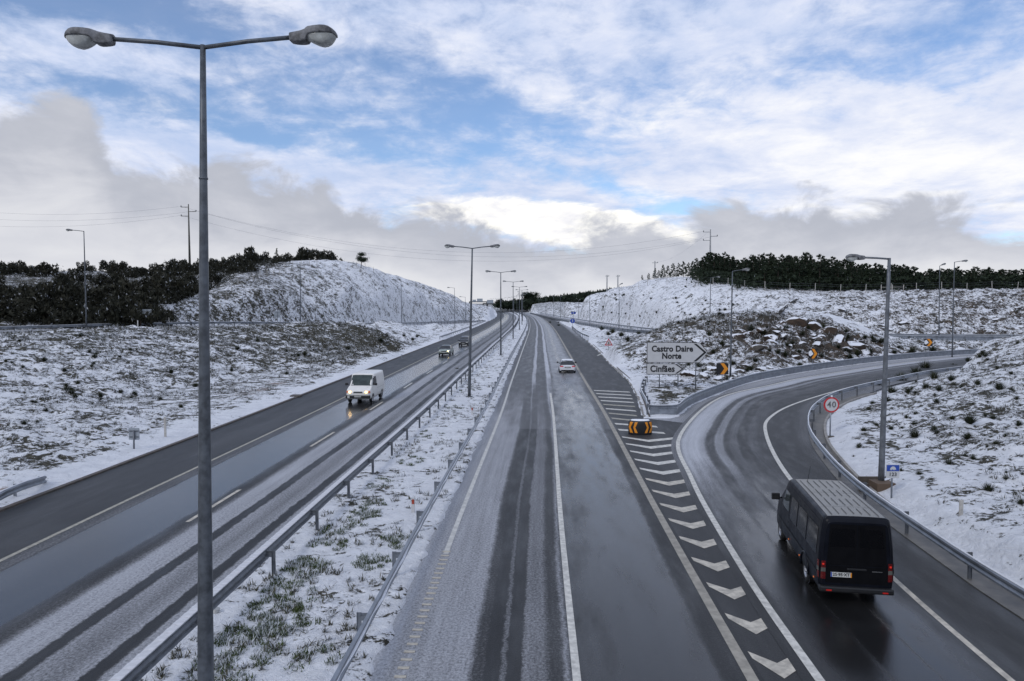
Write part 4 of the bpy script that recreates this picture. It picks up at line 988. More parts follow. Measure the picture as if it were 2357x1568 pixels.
        MB().box((s * .972, 4.12, 1.08), (.03, .16, .035)).obj('door_handle', M_BLACK, root)
        mirror_part(root, s * .93, 5.25, 1.62, s, M_BLACK, 1.35)
    # roof: warm grey panel, paler than the body, with pressed ribs
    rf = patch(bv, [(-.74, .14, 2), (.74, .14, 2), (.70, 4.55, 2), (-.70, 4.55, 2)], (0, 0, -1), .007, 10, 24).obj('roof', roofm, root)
    rng = random.Random(4)
    for i in range(7):
        x = -.60 + i * .20
        for y0, y1 in ((.22, 1.00), (1.12, 1.98), (2.14, 3.02), (3.16, 4.25)):
            y0 += rng.uniform(-.03, .12); y1 -= rng.uniform(-.02, .15)
            if i in (0, 6): y0, y1 = (y0 - .1 if y0 > .4 else y0, y1 + .16 if y1 < 4 else y1)
            patch(bv, [(x - .012, y0, 2), (x + .012, y0, 2), (x + .012, y1, 2), (x - .012, y1, 2)], (0, 0, -1), .020, 1, 6).obj('roof_rib', M_BLACK, rf)
    for y in (1.05, 2.62): patch(bv, [(-.7, y, 2), (.7, y, 2), (.7, y + .012, 2), (-.7, y + .012, 2)], (0, 0, -1), .012, 8, 1).obj('roof_seam', pmat('seam_grey', (.08, .08, .08), .5), rf)
    patch(bv, [(-.72, 4.80, 2), (.72, 4.80, 2), (.80, 5.62, 2), (-.80, 5.62, 2)], (0, 0, -1), .008, 8, 8).obj('windscreen', M_GLASS, root)
    MB().tube([(-.35, 4.2, 2.44), (-.33, 3.95, 2.98)], [.008, .004], 5).obj('aerial', M_BLACK, root)
    add_wheels(root, bv, (1.68, 5.62), .36, .24, .96, .0, 6)
    ar = []
    for s in (-1, 1):
        pts = [(s * .965, 1.68 + .46 * math.cos(t), .42 + .46 * math.sin(t)) for t in np.linspace(-.1, math.pi + .1, 14)]
        MB().tube(pts, .035, 6).obj('wheel_arch_lip', paint, root)
    MB().box((0, 3.0, .42), (1.80, 5.6, .10)).obj('underbody', M_BLACK, root)
black_van()

# ---- white van coming towards the viewer
def white_van():
    paint = pmat('white_van_paint', (.74, .72, .67), .35, spec=.5, var=.05, coat=.3)
    f = Vector((-.05, -1, 0)).normalized(); L = 4.75
    fa = Vector((-11.55, 56.1, .004)); o = fa - f * (L - .85)
    root = empty('white_van', o, heading(f.x, f.y), label='white panel van with lit headlamps coming along the wet left lane', cat='van')
    S = [(0, vsec(.45, 2.06, .88)), (.06, vsec(.38, 2.14, .95)), (.3, vsec(.35, 2.16, .97)), (2.4, vsec(.35, 2.16, .97)), (3.0, vsec(.35, 2.14, .97)), (3.15, vsec(.35, 2.08, .965)), (3.5, vsec(.34, 1.72, .96, 1.2)), (3.85, vsec(.33, 1.38, .95, 1.1)), (4.0, vsec(.33, 1.24, .95, .6)), (4.5, vsec(.33, 1.02, .92, .3)), (4.68, vsec(.34, .88, .88, .2)), (4.75, vsec(.38, .78, .80, .2))]
    me = loft(S, 3, 3).mesh('body'); link('body', me, paint, root); bv = bvh_of(me)
    patch(bv, [(-.86, 3.93, 2), (.86, 3.93, 2), (.76, 3.20, 2), (-.76, 3.20, 2)], (0, 0, -1), .010, 10, 8).obj('windscreen', pmat('van_windscreen', (.035, .05, .045), .08, spec=.5, var=.3), root)
    for s in (-1, 1):
        patch(bv, [(0, 2.75, 1.32), (0, 3.72, 1.28), (0, 3.30, 1.92), (0, 2.75, 1.92)], (-s, 0, 0), .008, 8, 6).obj('door_window', M_GLASS, root)
        for y in (2.62, 3.85): patch(bv, [(0, y, .45), (0, y + .014, .45), (0, y + .014, 1.95 if y < 3 else 1.15), (0, y, 1.95 if y < 3 else 1.15)], (-s, 0, 0), .004, 1, 10).obj('door_seam', pmat('seam_grey', (.08, .08, .08), .5), root)
        patch(bv, [(0, .3, .98), (0, 2.6, .98), (0, 2.6, .995), (0, .3, .995)], (-s, 0, 0), .004, 10, 1).obj('side_crease', pmat('crease', (.30, .29, .27), .5), root)
        hl = patch(bv, [(s * .50, 6, .80), (s * .76, 6, .80), (s * .76, 6, .96), (s * .50, 6, .96)], (0, -1, 0), .012, 5, 4).obj('headlamp', pmat('headlamp_glass', (.45, .42, .32), .15, emis=(1, .66, .25), estr=.6), root)
        MB().box((s * .62, 4.70, .88), (.12, .06, .09)).obj('bulb', pmat('lit_headlamp', (1, .8, .5), .3, emis=(1, .62, .22), estr=14), hl, bevel=.02)
        patch(bv, [(s * .78, 6, .80), (s * .90, 6, .80), (s * .89, 6, .96), (s * .78, 6, .96)], (0, -1, 0), .014, 4, 4).obj('indicator', pmat('orange_indicator', (.55, .10, .02), .25), root)
        mirror_part(root, s * .95, 3.72, 1.38, s, M_BLACK, 1.1)
    patch(bv, [(-.36, 6, .80), (.36, 6, .80), (.34, 6, .90), (-.34, 6, .90)], (0, -1, 0), .012, 8, 3).obj('grille', M_BLACK, root)
    MB().box((0, 4.68, .52), (1.86, .26, .24)).obj('front_bumper', M_BLACK, root, bevel=.06)
    MB().box((0, 4.822, .55), (.52, .012, .11)).obj('number_plate', pmat('plate_dull', (.40, .40, .38), .5), root)
    MB().box((.70, 4.815, .52), (.17, .02, .17)).obj('fog_lamp', pmat('fog_lens', (.5, .5, .48), .3), root, bevel=.008)
    MB().box((.60, 3.93, 1.36), (.12, .01, .11)).obj('windscreen_sticker', M_SIGNW, root, rot=(0, 0, 0))
    add_wheels(root, bv, (.95, L - .85), .32, .20, .96, .0, 6)
    MB().box((0, 2.3, .36), (1.7, 4.0, .10)).obj('underbody', M_BLACK, root)
white_van()

def car(name, o, f, label, paint, W=.86, L=4.4, H=1.42, style='sedan', lit=True, glass=None, front=True):
    root = empty(name, o, heading(f[0], f[1]), label=label, cat='car'); glass = glass or M_GLASS
    if style == 'mpv':
        zt = [.86, 1.02, 1.06, 1.06, 1.05, 1.03, 1.0, .95, .78, .62]
        C = [(.05, 1.0), (.25, 1.50), (.6, H - .02), (1.6, H), (2.5, H - .03), (3.0, H - .20), (3.75, 1.0)]
    elif style == 'hatch':
        zt = [.78, .90, .93, .93, .92, .91, .90, .86, .72, .58]
        C = [(.10, .92), (.42, 1.20), (.72, H - .06), (1.4, H), (2.2, H - .02), (2.55, H - .12), (3.2, .90)]
    else:
        zt = [.80, .92, .94, .93, .92, .90, .89, .84, .72, .58]
        C = [(.60, .92), (1.15, 1.22), (1.45, H - .06), (1.9, H), (2.5, H - .02), (2.8, H - .11), (3.35, .89)]
    ys = [0, .12, .4, .9, 1.6, 2.4, L * .70, L * .82, L * .95, L]; ws = [.80, .93, .98, 1, 1, 1, 1, .98, .92, .74]; zb = [.38, .28, .24, .22, .22, .22, .22, .22, .26, .36]
    S = []
    for y, w, a, b_ in zip(ys, ws, zb, zt):
        w *= W; h = b_ - a; S.append((y, [(0, a), (w * .85, a), (w * .97, a + .05), (w, a + .3 * h), (w, a + .6 * h), (w * .965, a + .86 * h), (w * .90, a + .965 * h), (w * .5, b_ + .005), (0, b_ + .015)]))
    me = loft(S, 3, 2).mesh('body'); link('body', me, paint, root); bv = bvh_of(me)
    T = []
    for y, z in C:
        k_ = (z - .88) / (H - .88); wb = W * .93; wt = W * (.93 - .22 * k_); T.append((y, [(0, .80), (wb, .80), (wb, .88), (wb * (1 - k_ * .08) , .88 + (z - .88) * .4), (wt + .02, .88 + (z - .88) * .82), (wt * .93, z - .015 * k_), (wt * .5, z), (0, z + .008)]))
    cm = loft(T, 3, 2).mesh('windows'); link('windows', cm, glass, root); cb = bvh_of(cm)
    y0, y1 = C[2][0], C[4][0]; wr = W * .66
    rf = patch(cb, [(-wr, y0 - .02, 3), (wr, y0 - .02, 3), (wr, y1 + .06, 3), (-wr, y1 + .06, 3)], (0, 0, -1), .012, 8, 10).obj('roof', paint, root)
    for s in (-1, 1):
        patch(cb, [(0, C[0][0] + .06, .90), (0, C[0][0] + .26, .90), (0, y0 + .12, H - .05), (0, y0 - .10, H - .05)], (-s, 0, 0), .012, 2, 8).obj('rear_pillar', paint, root)
        patch(cb, [(0, C[6][0] - .14, .90), (0, C[6][0] - .05, .90), (0, y1 + .10, H - .07), (0, y1 - .0, H - .07)], (-s, 0, 0), .012, 1, 8).obj('front_pillar', paint, root)
        patch(cb, [(0, (y0 + y1) / 2 + .1, .90), (0, (y0 + y1) / 2 + .18, .90), (0, (y0 + y1) / 2 + .16, H - .05), (0, (y0 + y1) / 2 + .10, H - .05)], (-s, 0, 0), .012, 1, 8).obj('door_pillar', M_BLACK, root)
        patch(cb, [(0, y0 - .1, H - .10), (0, y1 + .1, H - .12), (0, y1 + .1, H - .05), (0, y0 - .1, H - .04)], (-s, 0, 0), .012, 8, 1).obj('roof_edge', paint, root)
        mirror_part(root, s * W * .97, C[6][0] - .25, .98, s, M_BLACK if style != 'sedan' else paint, .95)
        if front:
            hl = patch(bv, [(s * W * .52, 9, .58), (s * W * .88, 9, .60), (s * W * .90, 9, .74), (s * W * .56, 9, .70)], (0, -1, 0), .012, 5, 4).obj('headlamp', pmat('headlamp_clear', (.40, .40, .36), .15), root)
            if lit in (True, s): MB().box((s * W * .70, L * .965, .655), (.15, .12, .09)).obj('bulb', pmat('lit_car_lamp', (1, .9, .5), .3, emis=(1, .72, .28), estr=22), hl, bevel=.02)
        else:
            patch(bv, [(s * W * .52, -9, .72), (s * W * .92, -9, .70), (s * W * .92, -9, .83), (s * W * .52, -9, .83)], (0, 1, 0), .012, 5, 3).obj('tail_lamp', pmat('car_tail_red', (.30, .02, .03), .3, emis=(1, .03, .05), estr=.12), root)
        for y in (1.0, 1.95, 3.0): patch(bv, [(0, y, .30), (0, y + .012, .30), (0, y + .012, .86), (0, y, .86)], (-s, 0, 0), .004, 1, 6).obj('door_seam', M_BLACK, root)
    if front:
        patch(bv, [(-W * .42, 9, .56), (W * .42, 9, .56), (W * .46, 9, .66), (-W * .46, 9, .66)], (0, -1, 0), .012, 8, 3).obj('grille', M_BLACK, root)
        patch(bv, [(-W * .7, 9, .30), (W * .7, 9, .30), (W * .75, 9, .40), (-W * .75, 9, .40)], (0, -1, 0), .012, 8, 3).obj('lower_intake', M_BLACK, root)
        MB().box((0, L + .01, .46), (.50, .012, .10)).obj('number_plate', pmat('plate_dull', (.40, .40, .38), .5), root)
    else:
        MB().box((0, -.015, .66), (.62, .02, .13)).obj('plate_recess', pmat('plate_recess', (.10, .09, .09), .5), root)
        MB().box((0, -.028, .66), (.46, .01, .09)).obj('number_plate', pmat('plate_dull', (.40, .40, .38), .5), root)
        patch(bv, [(-W * .75, -9, .30), (W * .75, -9, .30), (W * .75, -9, .40), (-W * .75, -9, .40)], (0, 1, 0), .012, 8, 3).obj('lower_valance', pmat('grey_valance', (.06, .06, .06), .6), root)
    add_wheels(root, bv, (.78, L - .85), .31, .20, W, .0, 5)
    MB().box((0, L / 2, .25), (W * 1.7, L * .8, .10)).obj('underbody', M_BLACK, root)
    return root
def car_front_at(px, py, slope, **kw):
    g = G(px, py); f = Vector((-slope, -1, 0)).normalized(); L = kw.get('L', 4.4); o = Vector((g[0], g[1], .004)) - f * (L - .55); return car(o=o, f=f, **kw)
car_front_at(1023, 818.5, .055, name='silver_saloon', label='silver green saloon car with one bright headlamp between the van and the dark car', paint=pmat('silver_green_paint', (.30, .34, .30), .3, .3, var=.04, coat=.3), W=.87, L=4.5, H=1.40, style='sedan', lit=-1)
car_front_at(1067, 796.5, .06, name='dark_people_carrier', label='dark people carrier with both headlamps lit, farthest oncoming car', paint=pmat('dark_grey_paint', (.018, .019, .024), .28, .2, var=.04, coat=.4), W=.88, L=4.5, H=1.62, style='mpv', lit=True)
g = G(1306, 859.5)
car(name='white_hatchback', o=Vector((g[0], g[1] - .35, .008)), f=(.035, 1), label='white hatchback seen from behind on the slushy right lane', paint=pmat('white_hatch_paint', (.72, .72, .74), .3, var=.03, coat=.4), W=.88, L=4.25, H=1.42, style='hatch', lit=False, front=False)

# ================================================================== SIGNS
def up_M(x, y, z, yaw=0.0): return Matrix.Translation((x, y, z)) @ Matrix.Rotation(yaw, 4, 'Z') @ Matrix.Rotation(math.pi / 2, 4, 'X')
def plate(poly, th, mat, name, root, yaw=0.0, y=0.0): 
    """flat plate in the local XZ plane, facing -Y; y is the front face position"""
    return MB().prism(poly, th, Matrix.Translation((0, y + th, 0)) @ Matrix.Rotation(math.pi / 2, 4, 'X')).obj(name, mat, root)
def rrect(x0, z0, x1, z1, r, n=4):
    out = []
    for cx, cz, a in ((x1 - r, z1 - r, 0), (x0 + r, z1 - r, 90), (x0 + r, z0 + r, 180), (x1 - r, z0 + r, 270)):
        for i in range(n + 1): t = math.radians(a + 90 * i / n); out.append((cx + r * math.cos(t), cz + r * math.sin(t)))
    return out
def post(root, x, z0, z1, y=.05, r=.04, mat=None, name='post'): return MB().tube([(x, y, z0), (x, y, z1)], r, 8).obj(name, mat or M_STEEL, root)
ds = 62.6; sc_ = ds / FP
def direction_sign():
    p = D(1490, 900, ds); g0 = tz(p[0] + 1, ds)
    X = lambda px: float((px - 1178.5) * sc_ * .999 - p[0]); Z = lambda py: float(D(1178, py, ds)[2])
    big = empty('direction_sign', (p[0], ds, 0), 0, label='large white arrow board reading Castro Daire Norte above the smaller one', cat='road sign')
    x0, x1, xt = X(1490), X(1612), X(1631); zt, zb = Z(787.5), Z(835); zm = (zt + zb) / 2 + .0
    plate([(x0, zb), (x1, zb - .02), (xt, zm), (x1, zt - .04), (x0, zt)], .04, M_SIGNBLK, 'border', big)
    e = .045
    plate([(x0 + e, zb + e), (x1 - .0, zb + e - .02), (xt - e * 1.3, zm), (x1, zt - e - .04), (x0 + e, zt - e)], .02, M_SIGNW, 'panel', big, y=-.012)
    w = .24; xa = X(1604)
    plate([(xa - w, zb + .10), (xa, zb + .10), (xt - .12, zm), (xa, zt - .14), (xa - w, zt - .14), (xt - .12 - w, zm)], .02, M_SIGNBLK, 'arrow_chevron', big, y=-.020)
    for t, px, py in (('Castro Daire', 1548.5, 803.5), ('Norte', 1547, 820)):
        link('lettering', text_mesh(t, .70, .004, .024, space=1.04), M_SIGNBLK, big, (X(px), -.026, Z(py)), (math.pi / 2, 0, 0)).scale = (.90, 1, 1)
    for px in (1604, 1563, 1520): 
        xx = X(px); gg = tz(p[0] + xx, ds + .1); post(big, xx, gg - .2, zt - .3, .10, .045, M_STEEL_D if px > 1600 else None)
    sm = empty('direction_sign', (p[0], ds - .02, 0), 0, label='smaller white arrow board reading Cinfães hanging under the big board', cat='road sign')
    x1, xt = X(1564), X(1578); x0 = X(1489.5); zt, zb = Z(836.5), Z(862); zm = (zt + zb) / 2
    plate([(x0, zb), (x1, zb - .03), (xt, zm), (x1, zt - .03), (x0, zt)], .04, M_SIGNBLK, 'border', sm)
    plate([(x0 + e, zb + e), (x1, zb + e - .03), (xt - e * 1.3, zm), (x1, zt - e - .03), (x0 + e, zt - e)], .02, M_SIGNW, 'panel', sm, y=-.012)
    w = .17; xa = X(1560)
    plate([(xa - w, zb + .07), (xa, zb + .07), (xt - .09, zm), (xa, zt - .09), (xa - w, zt - .09), (xt - .09 - w, zm)], .02, M_SIGNBLK, 'arrow_chevron', sm, y=-.020)
    link('lettering', text_mesh('Cinfães', .76, .004, .022, space=1.03), M_SIGNBLK, sm, (X(1526), -.026, Z(849.5)), (math.pi / 2, 0, 0)).scale = (.90, 1, 1)
direction_sign()
def chev_board(px0, px1, py0, py1, pyb, d, label, snow=0.0):
    a = D(px0, py1, d); b = D(px1, py0, d); cx = (a[0] + b[0]) / 2; gz_ = tz(cx, d + .1)
    root = empty('chevron_board', (cx, d, gz_), 0, label=label, cat='chevron sign', group='amber chevron boards round the ramp'); w = (b[0] - a[0]) / 2; z0, z1 = a[2] - gz_, b[2] - gz_
    plate(rrect(-w, z0, w, z1, .05), .03, M_SIGNBLK, 'panel', root)
    zc = (z0 + z1) / 2; h = (z1 - z0) / 2 * .98
    plate([(-w * .35, zc + h), (w * .25, zc + h), (w * .95, zc), (w * .25, zc - h), (-w * .35, zc - h), (w * .3, zc)], .015, M_ORANGE, 'arrow_chevron', root, y=-.012)
    if snow: plate([(-w * .98, zc + h * .4), (-w * .5, zc + h * .75), (-w * .1, zc + h * .2), (w * .05, zc - h * .1), (-w * .6, zc - h * .55), (-w * .95, zc - h * .3)], .012, M_SNOW, 'stuck_snow', root, y=-.016)
    post(root, 0, -.3, z1 - .1, .07, .035)
chev_board(1649, 1677, 836, 862, 885, 66.0, 'black and amber chevron board behind the ramp rail beside the lamp post', 0)
chev_board(1861, 1882, 803, 825.5, 840, 84.5, 'amber chevron board half covered with snow below the brown rocks', 1)
chev_board(2127, 2147, 780, 797, 810, 103.5, 'farthest amber chevron board near the end of the ramp rail', 1)

def arrow_bollard():
    c = G(1473.5, 999); root = empty('gore_marker', (c[0], c[1], .0), -.03, label='rounded black marker with opposed amber chevrons standing on the gore', cat='traffic marker')
    R = .68; hz = .80; n = 18; ang = np.linspace(math.radians(188), math.radians(352), n)
    vs = []; fs = []
    out = [(R * math.cos(t), R * .62 * math.sin(t)) for t in ang]; back = [(x, .12) for x, _ in out[::-1]]
    ring = out + back[:]
    m = MB(); N = len(ring); rows = []
    for z, s in ((0, .98), (.05, 1), (hz * .82, 1), (hz * .93, .97), (hz, .86)): rows.append([(x * s, y * s if y < 0 else y, z) for x, y in ring])
    for r_ in rows: vs += r_
    for i in range(len(rows) - 1):
        for j in range(N): fs.append((i * N + j, i * N + (j + 1) % N, (i + 1) * N + (j + 1) % N, (i + 1) * N + j))
    fs.append(tuple((len(rows) - 1) * N + j for j in range(N))); m.add(vs, fs, True); me = m.mesh('body'); link('body', me, M_SIGNBLK, root); bv = bvh_of(me)
    zc = .43; h = .31
    for s in (-1, 1):
        for x in (.20, .45):
            wd = .15
            for up in (-1, 1):
                tip = x + .17 if True else x
                patch(bv, [(s * (x - .0) , -3, zc + up * h), (s * (x - .0 + wd), -3, zc + up * h), (s * min(.665, x + .15 + wd * .6), -3, zc), (s * (x + .13), -3, zc)], (0, 1, 0), .008, 4, 6).obj('arrow_chevron', M_ORANGE, root)
    m = MB(); m.add([(x * .80, y * .80 if y < 0 else y - .02, hz + .004) for x, y in ring] + [(x * .70, y * .6 if y < 0 else y - .05, hz + .06) for x, y in ring], [(j, (j + 1) % N, N + (j + 1) % N, N + j) for j in range(N)] + [tuple(N + j for j in range(N))], True); m.obj('snow_cap', M_SNOW, root)
arrow_bollard()

def round_sign():
    d = 41.0; c = D(1914, 932, d); r = 18 * d / FP; b = D(1911, 1001, d); z0 = tz(b[0], d)
    root = empty('speed_limit_sign', (c[0], d, z0), 0, label='round red-rimmed 40 speed limit sign on the mound inside the curve', cat='road sign')
    zc = c[2] - z0; circ = lambda q: [(q * math.cos(t), zc + q * math.sin(t)) for t in np.linspace(0, 2 * math.pi, 32, endpoint=False)]
    plate(circ(r), .03, M_RED_S, 'rim', root); plate(circ(r * .80), .02, M_SIGNW, 'face', root, y=-.010)
    link('lettering', text_mesh('40', r * 1.08, .003, .008, space=1.15), pmat('frosted_digits', (.12, .12, .12), .7), root, (0, -.018, zc), (math.pi / 2, 0, 0))
    post(root, -.02, -.2, zc, .06, .04); MB().box((-.02, .06, .02), (.5, .3, .08)).obj('footing', M_DCONC, root)
    MB().box((0.01, .02, zc + r + .04), (.10, .06, .10)).obj('snow_cap', M_SNOW, root, bevel=.03)
round_sign()
def km_sign():
    d = 27.9; a = D(2039.5, 1101, d); b = D(2071, 1069.5, d); c = (a[0] + b[0]) / 2; z0 = tz(c, d)
    root = empty('marker_sign', (c, d, z0), 0, label='small blue and white sign numbered 123 beside the mound lamp', cat='road sign'); w = (b[0] - a[0]) / 2; zb, zt = a[2] - z0, b[2] - z0; zm = zb + (zt - zb) * .52
    plate(rrect(-w, zb, w, zt, .02), .03, M_SIGNW, 'panel', root); plate(rrect(-w * .93, zm, w * .93, zt - .02, .01), .01, M_BLUE_S, 'blue_field', root, y=-.008)
    q = []; cz = zm + (zt - zm) * .26; rw, rh = w * .42, (zt - zm) * .45
    q = [(-rw * 1.15, cz - .01), (-rw * .95, cz + rh * .45), (-rw * .6, cz + rh * .85), (-rw * .1, cz + rh * 1.05), (rw * .45, cz + rh * .95), (rw * .85, cz + rh * .55), (rw * 1.05, cz + rh * .15), (rw * 1.0, cz - .015), (rw * .55, cz), (rw * .5, cz - .03), (rw * .2, cz - .03), (rw * .15, cz), (-rw * .5, cz), (-rw * .55, cz - .03), (-rw * .85, cz - .03), (-rw * .9, cz)]
    plate(q, .006, M_SIGNW, 'animal_emblem', root, y=-.013)
    link('lettering', text_mesh('123', .19, .002, .005, space=1.1), M_SIGNBLK, root, (0, -.004, zb + (zm - zb) * .52), (math.pi / 2, 0, 0))
    post(root, 0, -.2, zt - .05, .06, .035, M_STEEL)
km_sign()
def tri_sign():
    d = 104.5; c = D(1401, 788, d); s = 9.5 * d / FP; b = D(1401, 814, d); z0 = min(tz(c[0], d), b[2] + .2)
    root = empty('warning_sign', (c[0], d, z0), 0, label='red-bordered triangular warning sign on the snow beside the slip road', cat='road sign'); zc = c[2] - z0
    T = lambda q: [(-q, zc - q * .8), (q, zc - q * .8), (0, zc + q * .95)]
    plate(T(s * 1.0), .03, M_RED_S, 'rim', root); plate([(x * .66, zc + (z - zc) * .66 - .02) for x, z in T(s)], .02, M_SIGNW, 'face', root, y=-.012)
    plate([(-.06, zc - .28), (.08, zc - .28), (.05, zc - .02), (.0, zc + .12), (-.05, zc - .02)], .02, M_SIGNBLK, 'symbol', root, y=-.018)
    post(root, 0, -.3, zc, .06, .04)
tri_sign()
def blue_arrow():
    d = 215.0; c = D(1318, 739, d); r = 5.4 * d / FP; root = empty('keep_direction_sign', (c[0], d, 0.1), 0, label='round blue sign with white arrow at the tip of the far entry ramp', cat='road sign'); zc = c[2] - .1
    plate([(r * math.cos(t), zc + r * math.sin(t)) for t in np.linspace(0, 2 * math.pi, 24, endpoint=False)], .04, M_BLUE_S, 'face', root)
    plate([(-.07, zc - r * .6), (.07, zc - r * .6), (.07, zc + r * .3), (.2, zc + r * .2), (0, zc + r * .75), (-.2, zc + r * .2), (-.07, zc + r * .3)], .02, M_SIGNW, 'arrow', root, y=-.02); post(root, 0, -.2, zc, .08, .05)
    d = 300.0; a = D(1315, 723, d); b = D(1325, 718, d); root = empty('small_blue_sign', ((a[0] + b[0]) / 2, d, tz(a[0], d)), 0, label='small blue rectangular sign beyond the round arrow sign', cat='road sign'); w = (b[0] - a[0]) / 2; z0 = a[2] - root.location.z; z1 = b[2] - root.location.z
    plate([(-w, z0), (-.1, z0), (-.1, z1), (-w, z1)], .04, M_BLUE_S, 'panel', root); plate([(.1, z0), (w, z0), (w, z1), (.1, z1)], .04, M_BLUE_S, 'panel', root); post(root, 0, -1, z1, .08, .05)
blue_arrow()
def sign_back(px0, px1, py0, py1, pyb, d, label, px=None):
    a = D(px0, py1, d); b = D(px1, py0, d); cx = (a[0] + b[0]) / 2; gb = D(cx, pyb, d)[2]; g_ = tz(cx, d); z0 = min(g_, D(px0, pyb, d)[2]) 
    root = empty('reversed_sign', (cx, d, z0), 0, label=label, cat='road sign', group='signs seen from behind'); w = (b[0] - a[0]) / 2; za, zb = a[2] - z0, b[2] - z0
    plate(rrect(-w, za, w, zb, .05), .03, M_SIGNBACK, 'panel', root, y=.06)
    for z in (za + (zb - za) * .25, za + (zb - za) * .75): MB().box((0, .04, z), (w * 1.7, .04, .05)).obj('brace', M_STEEL_D, root)
    post(root, w * .05, -.3, zb - .1, .0, .045, M_STEEL_D)
sign_back(295, 319, 986, 1013, 1040, 37.5, 'grey back of a small square sign standing at the foot of the left bank')
sign_back(327, 348, 712, 734, 752, 101.5, 'pale grey back of a square sign above the bench guard rail')
sign_back(631, 645, 716, 731, 742, 128, 'small grey sign back low on the left hill, right of the near lamp pole')
def gantry(px0, px1, py, pyb, d, panels, label, posts):
    a = D(px0, py, d); b = D(px1, py, d); root = empty('sign_gantry', (a[0], d, 0), .0, label=label, cat='sign gantry'); x1 = b[0] - a[0]; z = a[2]; dk = pmat('dark_gantry_steel', (.035, .038, .042), .6)
    MB().box((x1 / 2, 0, z), (x1, .7, .75)).obj('beam', dk, root)
    for p in posts: xx = D(p, py, d)[0] - a[0]; MB().box((xx, 0, z / 2), (.8, .6, z)).obj('post', dk, root)
    for q0, q1, r0, r1 in panels:
        A = D(q0, r1, d); B = D(q1, r0, d); MB().box(((A[0] + B[0]) / 2 - a[0], -.45, (A[2] + B[2]) / 2), (B[0] - A[0], .12, B[2] - A[2])).obj('sign_panel', M_SIGNBACK, root)
gantry(1080, 1121, 695, 716, 560, [(1088, 1096, 690, 694.6), (1098, 1111, 687.5, 694.6)], 'farther sign gantry with two grey panels above its beam at the road bend', (1080.5, 1120.5))
gantry(1111.5, 1136, 699, 720, 500, [(1121, 1135.5, 690.5, 698.5)], 'nearer dark sign gantry with one grey panel at the road bend', (1112, 1122))

# ================================================================== POWER LINES, FENCES
def power_pole(px, pyb, pyt, d, label, conc=False, lat=False, pins=True):
    b = D(px, pyb, d); t = D(px + (1 if lat else 0), pyt, d); z0 = min(tz(b[0], d), b[2]) - .5; h = t[2] - z0; root = empty('power_pole', (b[0], d, z0), 0, label=label, cat='power pole', group='power poles')
    wd = max(.16, .0009 * d); mat = pmat('weathered_pole_concrete', (.10, .095, .08), .9) if not conc else pmat('pale_pole_concrete', (.32, .32, .32), .8)
    m = MB(); m.tube([(0, 0, 0), (0, 0, h)], [wd * (2.1 if lat else 1.2), wd * .75], 4); 
    if lat:
        for i in range(18): z = h * (.04 + .045 * i); m.box((0, -.02, z), (wd * (3.0 - 1.6 * z / h), wd * 1.5, .10))
    m.obj('pole', mat, root)
    for z, w, s in ((h - .8, 2.0, -1), (h - 2.0, 2.0, 1), (h - 3.2, 2.0, -1)):
        if not pins and z < h - 1: continue
        ww = 2.4 if not pins else w; MB().box((s * ww / 2 if pins else 0, 0, z), (ww, wd * .7, wd * .8)).obj('cross_arm', mat, root)
        MB().box((s * ww if pins else ww / 2, 0, z + .2), (wd, wd, .45)).obj('insulator', pmat('grey_insulator', (.12, .12, .12), .4), root)
    return Vector((b[0], d, z0 + h))
M_WIRE = pmat('power_wire', (.22, .22, .24), .6)
P1 = power_pole(437, 620, 470, 200, 'dark ladder-like power pole on the left hillside right beside the near lamp pole', False, True)
P2 = power_pole(1634, 628, 528, 215, 'pale ladder-like power pole in front of the left end of the pine forest', True, True)
P3 = power_pole(1507, 652, 601, 330, 'slender power pole on the crest of the right slope', True, pins=False)
P4 = power_pole(1422, 664, 633, 480, 'far slender power pole, right one of a pair above the right slope', True, pins=False)
P5 = power_pole(1397, 668, 633, 500, 'far slender power pole, left one of a pair above the right slope', True, pins=False)
def wire(a, b, sag, label, r=.018):
    a = Vector(a); b = Vector(b); pts = [a.lerp(b, t) - Vector((0, 0, sag * 4 * t * (1 - t))) for t in np.linspace(0, 1, 30)]; o = MB().tube([p - a for p in pts], r, 4).obj('power_wire', M_WIRE, None, a); tag(o, label, 'power line', 'power lines over the road')
for i, (dz, s) in enumerate(((-.6, -2), (-1.8, 2), (-3.0, -2))):
    o1 = P1 + Vector((s, 0, dz)); nm = ('topmost', 'middle', 'lowest')[i]
    wire(o1, Vector((-185, 235, [36, 33.5, 31.2][i] + 2.5)), 2.6, f'{nm} thin power wire from the left power pole to the left picture edge')
    wire(o1, P2 + Vector((s, 0, dz)), 9.0, f'{nm} thin power wire spanning the road between the two ladder-like poles')
wire(P2 + Vector((-1, 0, -1)), P3 + Vector((0, 0, -.6)), 2, 'thin power wire from the ladder-like pole to the slender crest pole')

fpost = MB().tube([(0, 0, -.4), (0, 0, 1.35)], [.06, .055], 6).mesh('fence_post')
def fence(pts, label, spacing, mat, hmul=1.0, wires=True, gate=None):
    P = resample(pts, spacing); o = (float(P[0][0]), float(P[0][1]), tz(*P[0][:2])); root = empty('wire_fence', o, 0, label=label, cat='fence', group='wire fences on the hills'); tops = []
    zs = terrain(P[:, 0], P[:, 1])
    for i, p in enumerate(P):
        q = link('post', fpost, mat, root, (p[0] - o[0], p[1] - o[1], float(zs[i]) - o[2]), ((vn(i * 7.1, 3) - .5) * .12, (vn(i * 3.7, 5) - .5) * .12, 0)); q.scale = (1, 1, hmul); tops.append(Vector((p[0] - o[0], p[1] - o[1], float(zs[i]) - o[2])))
    if wires:
        for k_ in (.5, .95, 1.25): MB().tube([t + Vector((0, 0, k_ * hmul)) for t in tops], .012, 3).obj('wire', M_STEEL_D, root)
    return root
